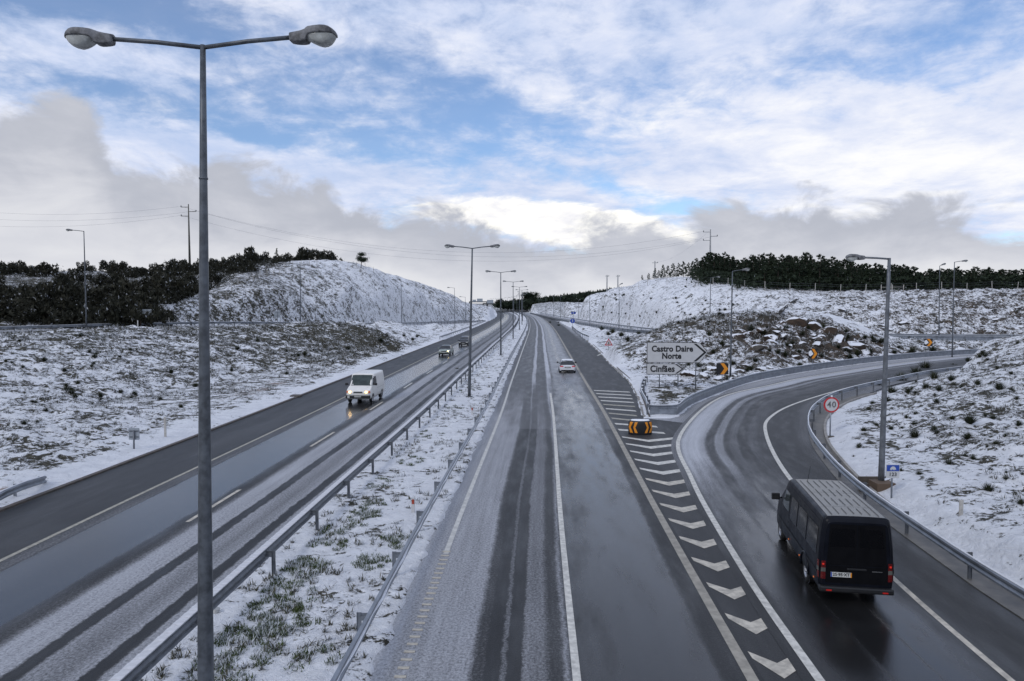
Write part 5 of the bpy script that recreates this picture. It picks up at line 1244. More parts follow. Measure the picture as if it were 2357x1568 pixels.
rightf = [D(px, py - 1, d)[:2] for px, py, d in [(1470, 657, 204), (1540, 656, 188), (1600, 658, 175), (1650, 663, 168), (1700, 670, 161), (1750, 677, 156), (1800, 683, 153), (1900, 681, 153), (2000, 680, 153), (2100, 678, 153), (2200, 675, 153), (2400, 673, 153)]]
fence(rightf, 'fence of pale posts along the crest in front of the pine forest', 5.2, M_PALEPOST, 1.35)
gt = empty('fence_gate', (D(2028, 678, 152.4)[0], 152.4, tz(D(2028, 678, 152.4)[0], 152.4)), 0, label='pale wooden frame of a gate in the crest fence before the pines', cat='gate'); wg = 4.6
for x in (0, wg / 2, wg): MB().tube([(x, 0, -.2), (x, 0, 1.7)], .07, 6).obj('post', M_PALEPOST, gt)
MB().tube([(0, 0, 1.15), (wg, 0, 1.2)], .045, 6).obj('rail', M_PALEPOST, gt)
leftf = [D(px, py, d)[:2] for px, py, d in [(350, 741, 103), (430, 712, 112), (500, 690, 122), (540, 665, 135), (600, 640, 150), (660, 626, 168), (740, 622, 186), (800, 623, 200), (860, 628, 212)]]
fence(leftf, 'fence of dark posts climbing the edge of the white left hill', 4.2, M_WOOD, 1.1)

# marker posts
def marker(px, pyb, d, h, label, mat=None, refl=None):
    b = D(px, pyb, d); z0 = tz(b[0], d); root = empty('marker_post', (b[0], d, z0), 0, label=label, cat='marker post', group='roadside marker posts')
    MB().box((0, 0, h / 2 - .1), (.12, .06, h + .2)).obj('post', mat or M_SIGNW, root, bevel=.015)
    if refl: MB().box((0, -.034, h * .72), (.09, .012, h * .30)).obj('reflector', refl, root)
RB = pmat('red_brown_reflector', (.35, .05, .02), .4)
marker(951, 1180, 26.2, .55, 'white marker post with orange reflector in the median beside the right rail', None, RB)
marker(1087, 962, 49.5, .55, 'farther white marker post with red reflector near the second lamp', None, RB)
marker(381, 1020, 40.5, 1.1, 'pale marker post on the left bank by the road edge', M_PALEPOST)
marker(925, 828, 99, .8, 'thin grey marker post beyond the white van', M_STEEL)
marker(1024, 806, 124, .8, 'thin grey marker post left of the dark oncoming car', M_STEEL)
marker(1640, 897, 62, .5, 'small post with red reflector under the large arrow board', None, RB)
marker(2210, 1242, 24.0, .5, 'short snow-covered marker post beside the ramp rail at right', M_PALEPOST)
marker(1913, 1150, 30.5, .01, 'x') if False else None
marker(51, 742, 88, .9, 'white marker post behind the bench guard rail at far left')
marker(317, 744, 94, .9, 'white marker post behind the bench guard rail by the sign back')
# roll-shaped reflector on the near median rail
g = D(494, 1416, 17.6); rt = empty('rail_reflector', (g[0], 17.6, g[2]), 0, label='pale cylindrical reflector fixed to the median rail beside the near lamp pole', cat='reflector')
MB().tube([(-.04, 0, -.22), (.05, 0, .17)], .085, 12).obj('sleeve', pmat('cloudy_plastic', (.36, .36, .35), .4), rt)
# lamp foot box and debris on the mound
d = 29.5; p = D(2028, 1106, d); zb_ = tz(p[0], d); bx = empty('lamp_foot_box', (p[0], d, zb_), .0, label='brown concrete box with angled walls round the foot of the mound lamp', cat='concrete box')
MB().box((0, -.1, -.05), (.75, .75, .62)).obj('footing', pmat('brown_plinth', (.11, .075, .05), .85), bx, bevel=.01)
MB().box((.10, .55, .10), (1.5, .10, .42)).obj('wall', M_DCONC, bx); w_ = MB().box((.78, -.05, .0), (1.25, .12, .50)).obj('wall', M_DCONC, bx, rot=(0, 0, .75)); MB().box((.78, -.05, .27), (1.22, .12, .04)).obj('snow_cap', M_SNOW, bx, rot=(0, 0, .75)); MB().box((-.72, .25, .02), (.5, .10, .30)).obj('wall', M_DCONC, bx, rot=(0, 0, .5))
# drain plates along left edge
for px, py, lb in ((682, 911, 'dark drain grate on the snowy verge left of the white van'),):
    q = G(px, py, .08); tag(MB().box((0, 0, 0), (.8, .9, .12)).obj('drain_cover', M_DCONC, None, (q[0], q[1], .08), bevel=.01), lb, 'drain cover')

# ================================================================== ROCKS
def rock_mesh(seed, flat=.55):
    b = bmesh.new(); bmesh.ops.create_icosphere(b, subdivisions=3, radius=1); r = random.Random(seed)
    cuts = [(Vector((r.gauss(0, 1), r.gauss(0, 1), r.gauss(0, .7))).normalized(), r.uniform(.45, .85)) for _ in range(12)]
    for v in b.verts:
        p = v.co.copy()
        for n, dd_ in cuts:
            e = p.dot(n) - dd_
            if e > 0: p -= n * e
        p.z *= flat; p += p.normalized() * (float(vn(p.x * 4 + seed, p.y * 4 + p.z * 3)) - .5) * .09; v.co = p
    m = bpy.data.meshes.new('rock'); b.to_mesh(m); b.free(); return m
def rock_mat(name, c0, c1, thr):
    m = bpy.data.materials.new(name); m.use_nodes = True; k = NT(m.node_tree); b = k.n['Principled BSDF']; gm = k.new('ShaderNodeNewGeometry'); pos = gm.outputs['Position']; nz = k.xyz(gm.outputs['Normal'])[2]
    n = k.noise(k.vmul(pos, (1, 1, 2.5)), 1.1, 6, .65, .4); c = k.ramp(n, [(.3, c0), (.7, c1)]); s = k.ss(k.m('ADD', nz, k.m('MULTIPLY', k.m('SUBTRACT', k.noise(pos, 2.5, 4, .6), .5), 1.1)), thr, thr + .12)
    k.put(b.inputs['Base Color'], k.mix(s, c, (.74, .75, .78))); b.inputs['Roughness'].default_value = .9
    bn = k.new('ShaderNodeBump'); bn.inputs['Strength'].default_value = .7; bn.inputs['Distance'].default_value = .12; k.put(bn.inputs['Height'], n); k.put(b.inputs['Normal'], bn.outputs[0]); return m
M_ROCK = rock_mat('brown_rock', (.022, .016, .012), (.085, .055, .036), .50); M_ROCK2 = rock_mat('grey_rock', (.03, .028, .026), (.13, .115, .10), .45)
RKM = [rock_mesh(i) for i in range(6)]
def rock(px, py, d, sx, sy, sz, rz, i, mat, label, sink=.55, group='brown rocks of the cutting'):
    p = D(px, py, d); x = p[0]; z = tz(x, d); me = RKM[i % 6].copy(); o = link('rock', me, mat, None, (x, d, z + sz * (.5 - sink) * .5), (0, .1 * (i % 3 - 1), rz)); o.scale = (sx, sy, sz); return tag(o, label, 'rock', group)
rock(1800, 750, 99, 1.6, 1.2, 2.0, .3, 0, M_ROCK, 'brown rock face at the left of the outcrop under the flat hilltop')
rock(1835, 745, 101, 1.7, 1.2, 2.0, -.4, 1, M_ROCK, 'brown rock face in the middle of the outcrop top')
rock(1872, 752, 100, 1.6, 1.2, 1.5, .9, 2, M_ROCK, 'long brown slab right of the outcrop middle')
rock(1905, 765, 99, 1.6, 1.0, 1.3, .2, 3, M_ROCK, 'brown slab stepping down the outcrop towards the right')
rock(1928, 788, 96, 1.5, 1.1, 2.2, .5, 4, M_ROCK, 'upright brown boulder above the ramp rail')
rock(1965, 798, 97, 2.7, 1.2, 1.9, .05, 5, M_ROCK, 'largest brown boulder at the lower right end of the outcrop')
rock(1700, 768, 90, 1.1, .9, .9, .4, 1, M_ROCK, 'small brown rock left of the outcrop behind the lamp')
rock(1775, 782, 90, 1.1, .9, 1.2, .1, 2, M_ROCK, 'brown rock halfway down the cutting above the snowy chevron')
rock(1722, 765, 93, 1.0, .8, .8, .8, 3, M_ROCK, 'low brown rock beside the small rock behind the lamp')
rock(1990, 812, 96, 1.6, 1.0, .8, .3, 0, M_ROCK2, 'snow-capped flat boulder at the foot of the outcrop')
rock(1880, 800, 93, .9, .8, .9, .6, 4, M_ROCK, 'reddish rock under the outcrop centre')
r_ = random.Random(11)
for i in range(46):
    px = r_.uniform(1590, 2000); lo = np.interp(px, [1590, 1700, 1860, 2000], [880, 862, 838, 822]); hi = np.interp(px, [1590, 1700, 1860, 2000], [800, 755, 750, 795]); t = r_.random(); py = lo + (hi - lo) * t; d0 = np.interp(px, [1590, 1700, 1860, 2000], [66, 71, 84, 93]); d1 = np.interp(px, [1590, 1700, 1860, 2000], [86, 94, 103, 100]); d = d0 + (d1 - d0) * t
    s_ = r_.uniform(.35, .9); rock(px, py, d, s_ * 1.3, s_, s_ * .9, r_.uniform(0, 6), i, M_ROCK2 if r_.random() < .65 else M_ROCK, 'small snow-dusted rock lying on the cutting above the ramp', .3, 'small rocks scattered on the cutting')
for i in range(30):
    px = r_.uniform(1900, 2357); py = r_.uniform(690, 768); d = np.interp(py, [680, 770], [150, 128]); s_ = r_.uniform(.4, .9)
    rock(px, py, d, s_ * 1.6, s_, s_ * .7, r_.uniform(-.4, .4), i, M_ROCK2, 'snow-dusted ledge rock on the far right slope below the pines', .35, 'ledge rocks on the far right slope')

# ================================================================== VEGETATION
rng = np.random.default_rng(7)
def tri_cloud(P, size, up=.4, flat=.0, squash=1.0):
    """one small leaf-like triangle at each point"""
    n = len(P); a = rng.normal(size=(n, 3)); a[:, 2] = a[:, 2] * squash + up; a /= np.linalg.norm(a, axis=1)[:, None]
    b = rng.normal(size=(n, 3)); b -= (b * a).sum(1)[:, None] * a; b /= np.linalg.norm(b, axis=1)[:, None]
    s = (size * (.6 + .8 * rng.random(n)))[:, None]
    v = np.stack([P + a * s, P - a * s * .3 + b * s * .33, P - a * s * .3 - b * s * .33], 1).reshape(-1, 3)
    return v
def cloud_mesh(name, V): return mesh_np(name, V, np.arange(len(V)).reshape(-1, 3))
def shrub_crown(seed, n=620):
    g = np.random.default_rng(seed); k = 9; c = g.normal(size=(k, 3)) * [.42, .42, .22] + [0, 0, .55]; r = g.uniform(.22, .45, k); i = g.integers(0, k, n); d_ = g.normal(size=(n, 3)); d_ /= np.linalg.norm(d_, axis=1)[:, None]
    P = c[i] + d_ * (r[i] * g.uniform(.6, 1.05, n) )[:, None]; P[:, 2] = np.maximum(P[:, 2], .02); P[:, 2] *= g.uniform(.8, 1.1)
    return cloud_mesh('shrub_crown', tri_cloud(P, .17, .8))
def pine_crown(seed, n=1300, top=1.0):
    g = np.random.default_rng(seed); out = []
    nb = 46
    for i in range(nb):
        z = .12 + .88 * (i / nb) ** .9; r = .30 * (1 - z) ** .62 * g.uniform(.55, 1.25) + .025; a = g.uniform(0, 6.283); m = int(n / nb * (1.5 - z)); t = g.uniform(.15, 1, m) ** .6
        P = np.stack([np.cos(a) * r * t, np.sin(a) * r * t, z * .93 + .02 * t], 1) + g.normal(size=(m, 3)) * .018 * (1.3 - z); out.append(P)
    P = np.vstack(out); return cloud_mesh('pine_crown', tri_cloud(P, .040, 1.3))
PC = [pine_crown(i) for i in range(7)]; SCN = [shrub_crown(i + 20) for i in range(7)]
trunk = MB().tube([(0, 0, -.02), (.004, 0, .5), (0, 0, .97)], [.016, .010, .003], 6).mesh('pine_trunk')
stemm = MB().tube([(0, 0, -.1), (.02, .01, .5)], [.05, .02], 5); stemm.tube([(0, 0, 0), (.3, .1, .5)], [.035, .012], 5); stemm.tube([(0, 0, 0), (-.25, .15, .55)], [.035, .012], 5); stem = stemm.mesh('stem')
def pine(x, y, h, w, i, label, group, mat=None):
    z = tz(x, y) - .2; r = empty('pine_tree', (x, y, z), (i * 2.4) % 6.28, label=label, cat='pine tree', group=group)
    c = link('crown', PC[i % 7], mat or M_PINE, r); c.scale = (w, w, h); t = link('trunk', trunk, M_BARK, r); t.scale = (h, h, h)
# pine forest on the right
rr = random.Random(5); sky_x = [1606, 1625, 1650, 1680, 1700, 1720, 1760, 1800, 1840, 1880, 1930, 1980, 2040, 2100, 2200, 2300, 2400]; sky_y = [608, 584, 576, 584, 600, 586, 584, 584, 578, 586, 592, 602, 608, 612, 615, 617, 617]
xs_, ys_ = [], []
i = 0; spots = []
for row, (dd_, n, lift) in enumerate([(160, 66, .80), (166, 62, .92), (174, 58, 1.0), (184, 54, 1.06)]):
    for k_ in range(n):
        px = 1612 + (2440 - 1612) * (k_ + rr.uniform(0, .9)) / n; d = dd_ + rr.uniform(-2, 2) + (14 if px < 1700 else 0) * .8 + (6 if px < 1760 else 0)
        ty = np.interp(px, sky_x, sky_y) + rr.uniform(-8, 15); top = D(px, ty, d); z0 = tz(top[0], d); h = (top[2] - z0) * (lift if row < 3 else 1); spots.append((top[0], d, max(3.0, h), px))
zz = terrain(np.array([s[0] for s in spots]), np.array([s[1] for s in spots]))
for k_, (x, y, h, px) in enumerate(spots):
    z = float(zz[k_]); r = empty('pine_tree', (x, y, z - .2), rr.uniform(0, 6.28), label='dark pine in the tall rounded clump at the left end of the forest' if px < 1700 else ('front row' if k_ < 66 else 'back row') + ' dark pine of the right-hand forest, ' + ('left of the big mound lamp' if px < 2047 else 'right of the big mound lamp'), cat='pine tree', group='pines of the right-hand forest')
    w = rr.uniform(7.5, 11.0) * (.8 + h * .03); c = link('crown', PC[k_ % 7], M_PINE, r); c.scale = (w, w, h); t = link('trunk', trunk, M_BARK, r); t.scale = (h, h, h)
# undergrowth mass below the forest
def mass(name, pts, size, mat, label, cat, n_each=14, spread=(1.2, 1.2, .8), tri=.35, up=.6):
    P = np.repeat(np.array(pts), n_each, 0); P = P + rng.normal(size=P.shape) * np.array(spread); zg = terrain(P[:, 0], P[:, 1]); P[:, 2] = zg + np.minimum(np.abs(P[:, 2] - np.repeat(np.array(pts)[:, 2], n_each)), 2.6) + .05
    return tag(link(name, cloud_mesh(name, tri_cloud(P, tri, up)), mat), label, cat, kind='stuff')
und = []
for k_ in range(900):
    px = rr.uniform(1610, 2450); d = rr.uniform(157, 190) + (12 if px < 1700 else 0); und.append((D(px, 670, d)[0], d, 0))
mass('forest_undergrowth', und, 1, M_PINE, 'dark undergrowth filling the foot of the pine forest', 'undergrowth', 34, (1.4, 1.4, 2.0), .55)
# small pines along the right crest
for k_, (px, py, d, h) in enumerate([(1478, 656, 215, 1.8), (1493, 655, 212, 2.2), (1508, 652, 210, 3.4), (1526, 652, 205, 4.2), (1537, 652, 204, 3.8), (1549, 652, 202, 4.4), (1562, 653, 200, 4.2), (1573, 653, 198, 4.6), (1584, 653, 197, 4.4), (1595, 655, 196, 4.8), (1602, 655, 194, 5.6), (1461, 658, 225, 1.5), (1516, 652, 209, 2.6)]):
    pine(D(px, py, d)[0], d, h, h * .95, k_, 'small dark pine on the skyline between the slender pole and the forest', 'small skyline pines on the right crest')
# lone pines
def open_pine(px, py, pt, d, label, seed):
    b = D(px, py, d); t = D(px, pt, d); z0 = tz(b[0], d); h = t[2] - z0; root = empty('pine_tree', (b[0], d, z0), 0, label=label, cat='pine tree'); g_ = np.random.default_rng(seed)
    MB().tube([(0, 0, -.3), (.05 * h, 0, h * .5), (.02 * h, 0, h * .92)], [.03 * h, .02 * h, .008 * h], 6).obj('trunk', M_BARK, root); out = []; m = MB()
    for k_ in range(22):
        z = h * g_.uniform(.36, .97); a = g_.uniform(0, 6.28); L = h * .36 * (1.15 - .55 * z / h) * g_.uniform(.4, 1.15); e = np.array([math.cos(a) * L + .03 * h, math.sin(a) * L, z + .05 * h]); m.tube([(.03 * h, 0, z - .03 * h), tuple(e)], [.010 * h, .004 * h], 4)
        P = e + g_.normal(size=(110, 3)) * np.array([.10, .10, .045]) * h; out.append(P)
    m.obj('branch', M_BARK, root); link('crown', cloud_mesh('crown', tri_cloud(np.vstack(out), .05 * h, .6)), M_PINE, root)
open_pine(831, 626, 583, 205, 'lone pine tree on the skyline of the white left hill', 3)
open_pine(1213.5, 686, 675, 640, 'left one of two lone pines in the far distance beyond the lamps', 5); open_pine(1225, 685, 674, 640, 'right one of two lone pines in the far distance beyond the lamps', 8)
pine(D(638, 620, 215)[0], 215, 5.2, 3.4, 2, 'small pointed pine sticking out of the shrubs on the left skyline', None)

# dark shrubs on the left hillside
rs = random.Random(9); sp = []
def shrub_px(px, py, d, s): sp.append((D(px, py, d)[0], d, s))
for k_ in range(78):   # skyline row
    px = rs.uniform(-60, 620); d = rs.uniform(188, 222); sp.append((D(px, 620, d)[0], d, rs.uniform(1.6, 3.6)))
for k_ in range(12): px = rs.uniform(655, 760); d = 225 + rs.uniform(-6, 6); sp.append((D(px, 618, d)[0], d, rs.uniform(3.0, 4.4)))
for k_ in range(150):   # lower belt
    px = rs.uniform(-60, 470); d = rs.uniform(97, 128); 
    if px > 330 and d < 97 + (px - 330) * .22: continue
    sp.append((D(px, 700, d)[0], d, rs.uniform(1.6, 4.0)))
for k_ in range(30):
    px = rs.uniform(-60, 600); d = rs.uniform(130, 185)
    if px > 470 and d < 165: continue
    sp.append((D(px, 700, d)[0], d, rs.uniform(1.6, 3.6)))
for k_ in range(72):
    px = rs.uniform(385, 655); dc = np.interp(px, [385, 480, 600, 700], [112, 134, 158, 176]); d = dc + 6 + (216 - dc) * rs.random() ** 1.3; sp.append((D(px, 640, d)[0], d, rs.uniform(1.3, 2.2) + (d - 130) * .004))
A_ = np.array(sp); zz = terrain(A_[:, 0], A_[:, 1])
for k_, (x, y, s_) in enumerate(sp):
    red = rs.random() < .04; hh = s_ * rs.uniform(.75, 1.1)
    r = empty('shrub', (x, y, float(zz[k_]) - .1), rs.uniform(0, 6.28), label=('rusty brown' if red else 'dark evergreen') + (' shrub on the skyline of the left hillside' if y > 187 else ' shrub in the lower scrub belt just behind the bench guard rail' if y < 129 else ' shrub in the middle of the left hillside scrub' if x < -55 else ' shrub on the back of the white left hill'), cat='shrub', group='rusty shrubs on the left hillside' if red else 'dark shrubs on the left hillside')
    c = link('crown', SCN[k_ % 7], M_RED if red else M_SHRUB, r); c.scale = (s_ * .8, s_ * .8, hh)
    if y < 135: t = link('stem', stem, M_BARK, r); t.scale = (s_ * .6, s_ * .6, hh * .7)
lo = []
for k_ in range(520):
    px = rr.uniform(395, 640); dc = float(np.interp(px, [385, 480, 600, 700], [112, 134, 158, 176])); d = dc + 4 + (214 - dc) * rr.random(); lo.append((D(px, 640, d)[0], d, 0))
for k_ in range(330):
    px = rr.uniform(-60, 400); d = rr.uniform(98, 135) if rr.random() < .6 else rr.uniform(180, 215)
    if px > 300 and d < 108: continue
    lo.append((D(px, 640, d)[0], d, 0))
mass('low_scrub', lo, 1, M_SHRUB, 'low dark scrub filling the gaps between shrubs on the left hillside', 'scrub', 40, (.9, .9, .32), .22)
# far dark wood along the ridge foot
fw = []
for k_ in range(1500):
    px = rr.uniform(1150, 1480); d = rr.uniform(600, 860); b = D(px, np.interp(px, [1150, 1230, 1300, 1400, 1480], [705, 703, 699, 688, 676]), d); fw.append((b[0], d, 0))
Pf = np.repeat(np.array(fw), 16, 0) + rng.normal(size=(1500 * 16, 3)) * [2.5, 2.5, 0]
ztop = np.interp((Pf[:, 0] / Pf[:, 1]) * FP + 1178, [1140, 1180, 1230, 1300, 1400, 1450, 1480], [699, 697, 690, 683, 670, 666, 664]); zh = CAM_H + (697 - ztop) / FP * Pf[:, 1]; zlo = CAM_H + (697 - np.interp((Pf[:, 0] / Pf[:, 1]) * FP + 1178, [1140, 1230, 1300, 1400, 1480], [706, 712, 706, 694, 684])) / FP * Pf[:, 1]
Pf[:, 2] = zlo + (zh - zlo) * rng.random(len(Pf)) ** 1.0; tag(link('far_wood', cloud_mesh('far_wood', tri_cloud(Pf, 3.0, .5)), M_PINE), 'dark wood along the foot of the distant ridge', 'wood', kind='stuff')
for k_, (px, pt) in enumerate([(1186, 688), (1189, 690), (1214, 687), (1381, 674), (1150, 692), (1144, 693)]):
    d = 640; b = D(px, 705, d); t = D(px, pt - 1, d); r = empty('far_tree', (b[0], d, b[2]), 0, label='dark rounded tree rising above the distant wood', cat='tree', group='trees above the distant wood'); c = link('crown', SCN[k_ % 7], M_PINE, r); q = (t[2] - b[2]); c.scale = (4.5, 4.5, q)

# scrub tufts over the slopes (stuff) : grown where the ground cover is rough
def tufts():
    n = 150000; a = rng.uniform(-.86, .86, n); y = 12 * np.exp(rng.random(n) ** .8 * math.log(300 / 12.)); x = a * (y + 4)
    z, veg, rock, sd, ds_, med = terrain(x, y, True); keep = (sd > .7) & (ds_ > 4.0) & (~med)
    veg = veg * (.25 + .75 * sstep(sd, 1.0, 5.0)); cl = fbm(x, y, .22, 4, 51); p = np.clip((veg - .12) * 1.5, .02, 1) * sstep(cl + (veg - .5) * .5, .36, .60)
    keep &= rng.random(n) < p; x, y, z, veg = x[keep], y[keep], z[keep], veg[keep]
    n = len(x); nb = 11; size = (.14 + .24 * rng.random(n) ** 2 + .06 * sstep(veg, .6, .9)) * np.clip(y / 60, .7, 1.6)
    P = np.repeat(np.stack([x, y, z], 1), nb, 0); S_ = np.repeat(size, nb); th = rng.uniform(0, 6.283, len(P)); tl = rng.uniform(.35, 1.35, len(P)); L = S_ * rng.uniform(.6, 1.2, len(P))
    base = P + np.stack([np.cos(th), np.sin(th), 0 * th], 1) * (S_ * .22)[:, None]; tip = base + np.stack([np.cos(th) * np.sin(tl), np.sin(th) * np.sin(tl), np.cos(tl)], 1) * L[:, None]
    sd_v = np.stack([-np.sin(th), np.cos(th), 0 * th], 1) * (S_ * .10)[:, None]
    base[:, 2] -= .04; V = np.stack([base - sd_v, base + sd_v, tip], 1).reshape(-1, 3)
    tag(link('scrub_tufts', cloud_mesh('scrub_tufts', V), M_TUFT), 'short grey-brown scrub poking through the snow on the slopes', 'scrub', kind='stuff'); return n
NT_ = tufts()
def blades(name, pts, nb, size, mat, label, cat):
    P0 = np.array(pts); P = np.repeat(P0[:, :3], nb, 0); S_ = np.repeat(P0[:, 3], nb); m = len(P); th = rng.uniform(0, 6.283, m); r = rng.random(m) ** .7; P = P + np.stack([np.cos(th) * r * S_, np.sin(th) * r * S_, np.zeros(m)], 1); ph = rng.uniform(0, 6.283, m); tl = rng.uniform(.35, 1.4, m); L = size * rng.uniform(.5, 1.3, m)
    dr = np.stack([np.cos(ph) * np.sin(tl), np.sin(ph) * np.sin(tl), np.cos(tl)], 1); sv = np.stack([-np.sin(ph), np.cos(ph), 0 * ph], 1) * (L * .07 + .006)[:, None]; V = np.stack([P - sv, P + sv, P + dr * L[:, None]], 1).reshape(-1, 3)
    return tag(link(name, cloud_mesh(name, V), mat), label, cat, kind='stuff')
# green grass in the median, thicker in the patches seen there
gp = []
for px, py, rad, k_ in [(640, 1375, 1.2, 46), (690, 1310, 1.0, 40), (620, 1330, .6, 18), (660, 1420, .9, 26), (790, 1215, .9, 26), (840, 1180, .8, 26), (870, 1155, .6, 12), (700, 1290, .5, 12), (860, 1292, .6, 22), (905, 1248, .7, 20), (760, 1250, .7, 16), (540, 1500, 1.4, 44), (510, 1550, 1.2, 30), (600, 1440, .6, 14), (520, 1460, .6, 12), (860, 1110, 1.0, 14), (930, 1060, 1.2, 14), (980, 1000, 1.4, 16), (680, 1500, .8, 10), (735, 1520, .5, 6), (860, 1460, .4, 8), (840, 1500, .5, 8), (1010, 940, 2, 14), (1050, 900, 3, 16), (1120, 850, 5, 24), (1150, 800, 8, 26)]:
    c = G(px, py, .1)
    for _ in range(int(k_ * .8)): 
        a = rs.uniform(0, 6.28); q = rad * math.sqrt(rs.random()); x, y = c[0] + math.cos(a) * q * .8, c[1] + math.sin(a) * q; t_ = x - float(xe(y))
        if -4.4 < t_ < -1.2: gp.append((x, y, .05, rs.uniform(.10, .26)))
A_ = np.array(gp); A_[:, 2] = terrain(A_[:, 0], A_[:, 1]); blades('median_grass', A_, 52, .115, M_GRASS, 'green grass clumps poking through the snow in the median', 'grass')
gp = []
for _ in range(1500):
    y = 12 * math.exp(rs.random() * math.log(320 / 12.)); t_ = rs.uniform(-5.0, -.7); x = float(xe(y)) + t_; gp.append((x, y, .05, rs.uniform(.03, .16) * (1 + y / 60)))
A_ = np.array(gp); A_[:, 2] = terrain(A_[:, 0], A_[:, 1]); kp = fbm(A_[:, 0], A_[:, 1], .5, 3, 6) > .47; A_ = A_[kp]; blades('median_straw', A_, 16, .17, M_TUFT, 'thin straw-coloured grass in the snowy median', 'grass')
# broom bushes: individuals
def broom_mesh(seed, n=260):
    g = np.random.default_rng(seed); th = g.uniform(0, 6.283, n); tl = g.uniform(.05, 1.0, n); L = g.uniform(.5, 1.05, n); o = np.stack([np.cos(th), np.sin(th), 0 * th], 1) * (g.random(n) * .12)[:, None]; d_ = np.stack([np.cos(th) * np.sin(tl), np.sin(th) * np.sin(tl), np.cos(tl) * .9], 1); sv = np.stack([-np.sin(th), np.cos(th), 0 * th], 1) * .022
    V = np.stack([o - sv, o + sv, o + d_ * L[:, None]], 1).reshape(-1, 3); return cloud_mesh('broom', V)
BR = [broom_mesh(i) for i in range(5)]
def broom(px, py, d, s, i, label, group):
    p = D(px, py, d); z = tz(p[0], d); o = link('broom_bush', BR[i % 5].copy() if False else BR[i % 5], M_BROOM, None, (p[0], d, z - .05), (0, 0, i * 1.3)); o.scale = (s, s, s * .9); tag(o, label, 'bush', group)
def hit(px, py, lo=16, hi=300):
    ds_ = lo * np.exp(np.linspace(0, math.log(hi / lo), 400)); r = ray(px, py); X = r[0] / r[1] * ds_; Z = CAM_H + r[2] / r[1] * ds_; T = terrain(X, ds_); k_ = np.argmax(T >= Z); return float(ds_[k_]) if T[k_] >= Z[k_] else hi
def bpx(px, py, w, i, label, group):
    d = hit(px, py); broom(px, py, d, w * d / FP / 1.4, i, label, group)
for i, (px, py, w) in enumerate([(2052, 905, 50), (2075, 880, 60), (2110, 865, 60), (2130, 850, 55), (2020, 890, 46), (2040, 925, 40), (2150, 872, 50), (2090, 905, 40), (2008, 930, 26), (2000, 945, 24), (2160, 900, 36), (2130, 895, 36)]): bpx(px, py, w * .8, i, 'tall dark green broom bush beside the ramp rail behind the mound lamp', 'broom bushes beside the mound lamp')
for i, (px, py, w, lb) in enumerate([(2232, 970, 52, 'broad dark broom bush in the upper middle of the snowy mound'), (2105, 1000, 46, 'spiky broom bush just right of the mound lamp pole'), (2228, 1003, 40, 'dark broom bush below the broad one on the mound'), (2185, 1062, 34, 'small round broom bush in the middle of the mound'), (2275, 1122, 46, 'low dark broom bush on the lower right of the mound'), (2285, 960, 28, 'small broom bush right of the broad one on the mound'), (2345, 975, 30, 'broom bush at the right picture edge on the mound'), (2350, 1160, 34, 'low broom bush at the right picture edge lower on the mound'), (2195, 1140, 16, 'tiny tuft above the ramp rail right of the blue sign'), (2150, 985, 26, 'small tuft between the lamp pole and the broad bush'), (2240, 1052, 18, 'small pale tuft right of the round bush'), (2300, 890, 40, 'broom bush high on the right mound'), (2250, 880, 30, 'small broom bush high on the mound left of its neighbour'), (2190, 870, 34, 'broom bush on the upper edge of the mound')]): bpx(px, py + w * .2, w, i, lb, None)
rs2 = random.Random(21)
for i in range(110):
    px = rs2.uniform(1950, 2357); py = 780 + 330 * rs2.random() ** 1.3
    if py < np.interp(px, [1950, 2100, 2260, 2357], [980, 880, 810, 790]): continue
    bpx(px, py, rs2.uniform(8, 26), i, 'small dark tuft in the snow on the upper mound', 'small tufts on the upper mound')
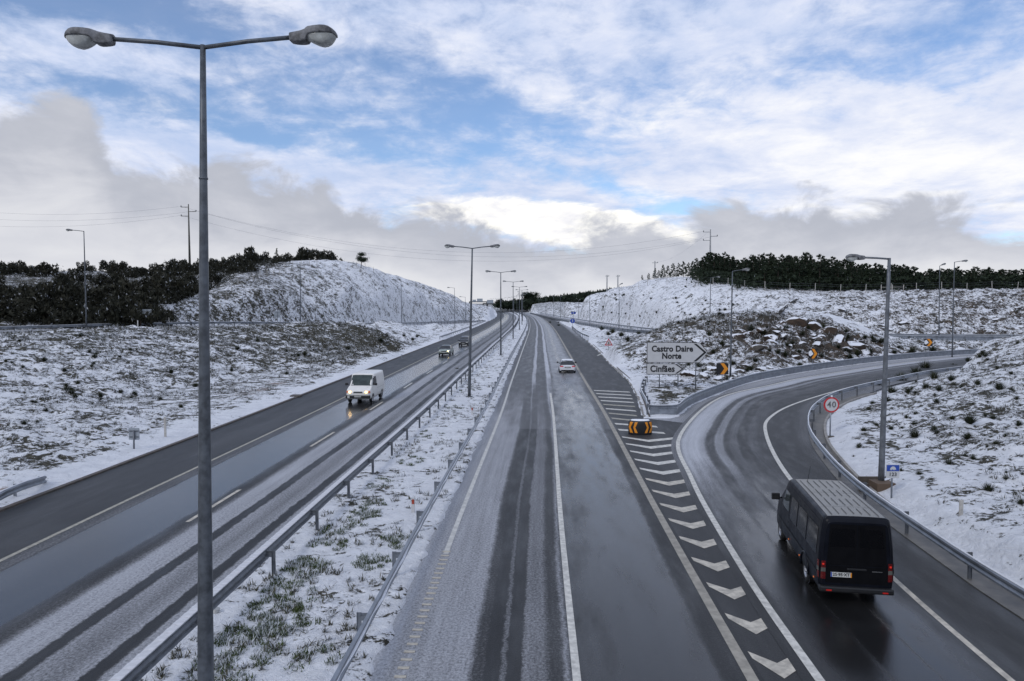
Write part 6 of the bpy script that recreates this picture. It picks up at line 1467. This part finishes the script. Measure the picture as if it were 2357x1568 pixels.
for i in range(70):
    px = rs2.uniform(1250, 1700); py = rs2.uniform(670, 760); d = hit(px, py, 60, 320)
    if d < 318 and py > np.interp(px, [1250, 1350, 1450, 1700], [722, 695, 672, 680]): broom(px, py, d, rs2.uniform(6, 13) * d / FP / 1.4, i, 'small dark bush dotting the snowy right slope', 'small bushes on the right slope')
for i, (px, py, w) in enumerate([(1656, 725, 14), (1665, 728, 9), (1385, 760, 18), (1410, 768, 22), (1430, 775, 22), (1452, 765, 20), (1400, 772, 18), (1445, 785, 20), (1470, 770, 16)]): d = hit(px, py, 60, 320); broom(px, py, d, w * d / FP / 1.2, i, 'rounded dark bush below the entry ramp rail or on the hilltop', 'bushes near the entry ramp')
for i in range(60):
    px = rs2.uniform(1510, 2170); lo = np.interp(px, [1500, 1700, 1860, 2060, 2170], [895, 872, 845, 822, 815]); hi = np.interp(px, [1500, 1700, 1860, 2060, 2170], [800, 740, 740, 797, 800]); bpx(px, rs2.uniform(hi, lo), rs2.uniform(14, 34), i, ('dark green bush between the rocks left of the lamp pole by the amber chevron' if px < 1683 else 'dark green bush among the brown rocks above the ramp rail'), 'bushes on the cutting')
for i in range(70):
    px = rs2.uniform(0, 880); py = rs2.uniform(770, 990)
    if py > np.interp(px, [0, 400, 880], [1050, 960, 810]) - 10: continue
    bpx(px, py, rs2.uniform(12, 26), i, 'small dark bush on the snowy left bank', 'small bushes on the left bank')
for i, (px, py) in enumerate([(1080 - 28, 866), (930, 792), (950, 800), (890, 788), (960, 790)]): bpx(px, py - 14, 16, i, 'dark bush on the lower slope beyond the left bank', 'bushes beyond the left bank')

# drain chute on the rocky slope
ch = [D(px, py, hit(px, py, 100, 220)) for px, py in [(1836, 691), (1822, 699), (1810, 709), (1800, 718), (1796, 723)]]; ch = [(q[0], q[1], tz(q[0], q[1]) + .10) for q in ch]
tag(MB().sweep(smooth_poly(ch, 4), [(-.26, 0), (-.22, .18), (-.14, .18), (-.10, .03), (.10, .03), (.14, .18), (.22, .18), (.26, 0)]).obj('drain_chute', pmat('dark_chute', (.05, .045, .04), .8)), 'dark concrete drain chute running down the far right slope', 'drain')
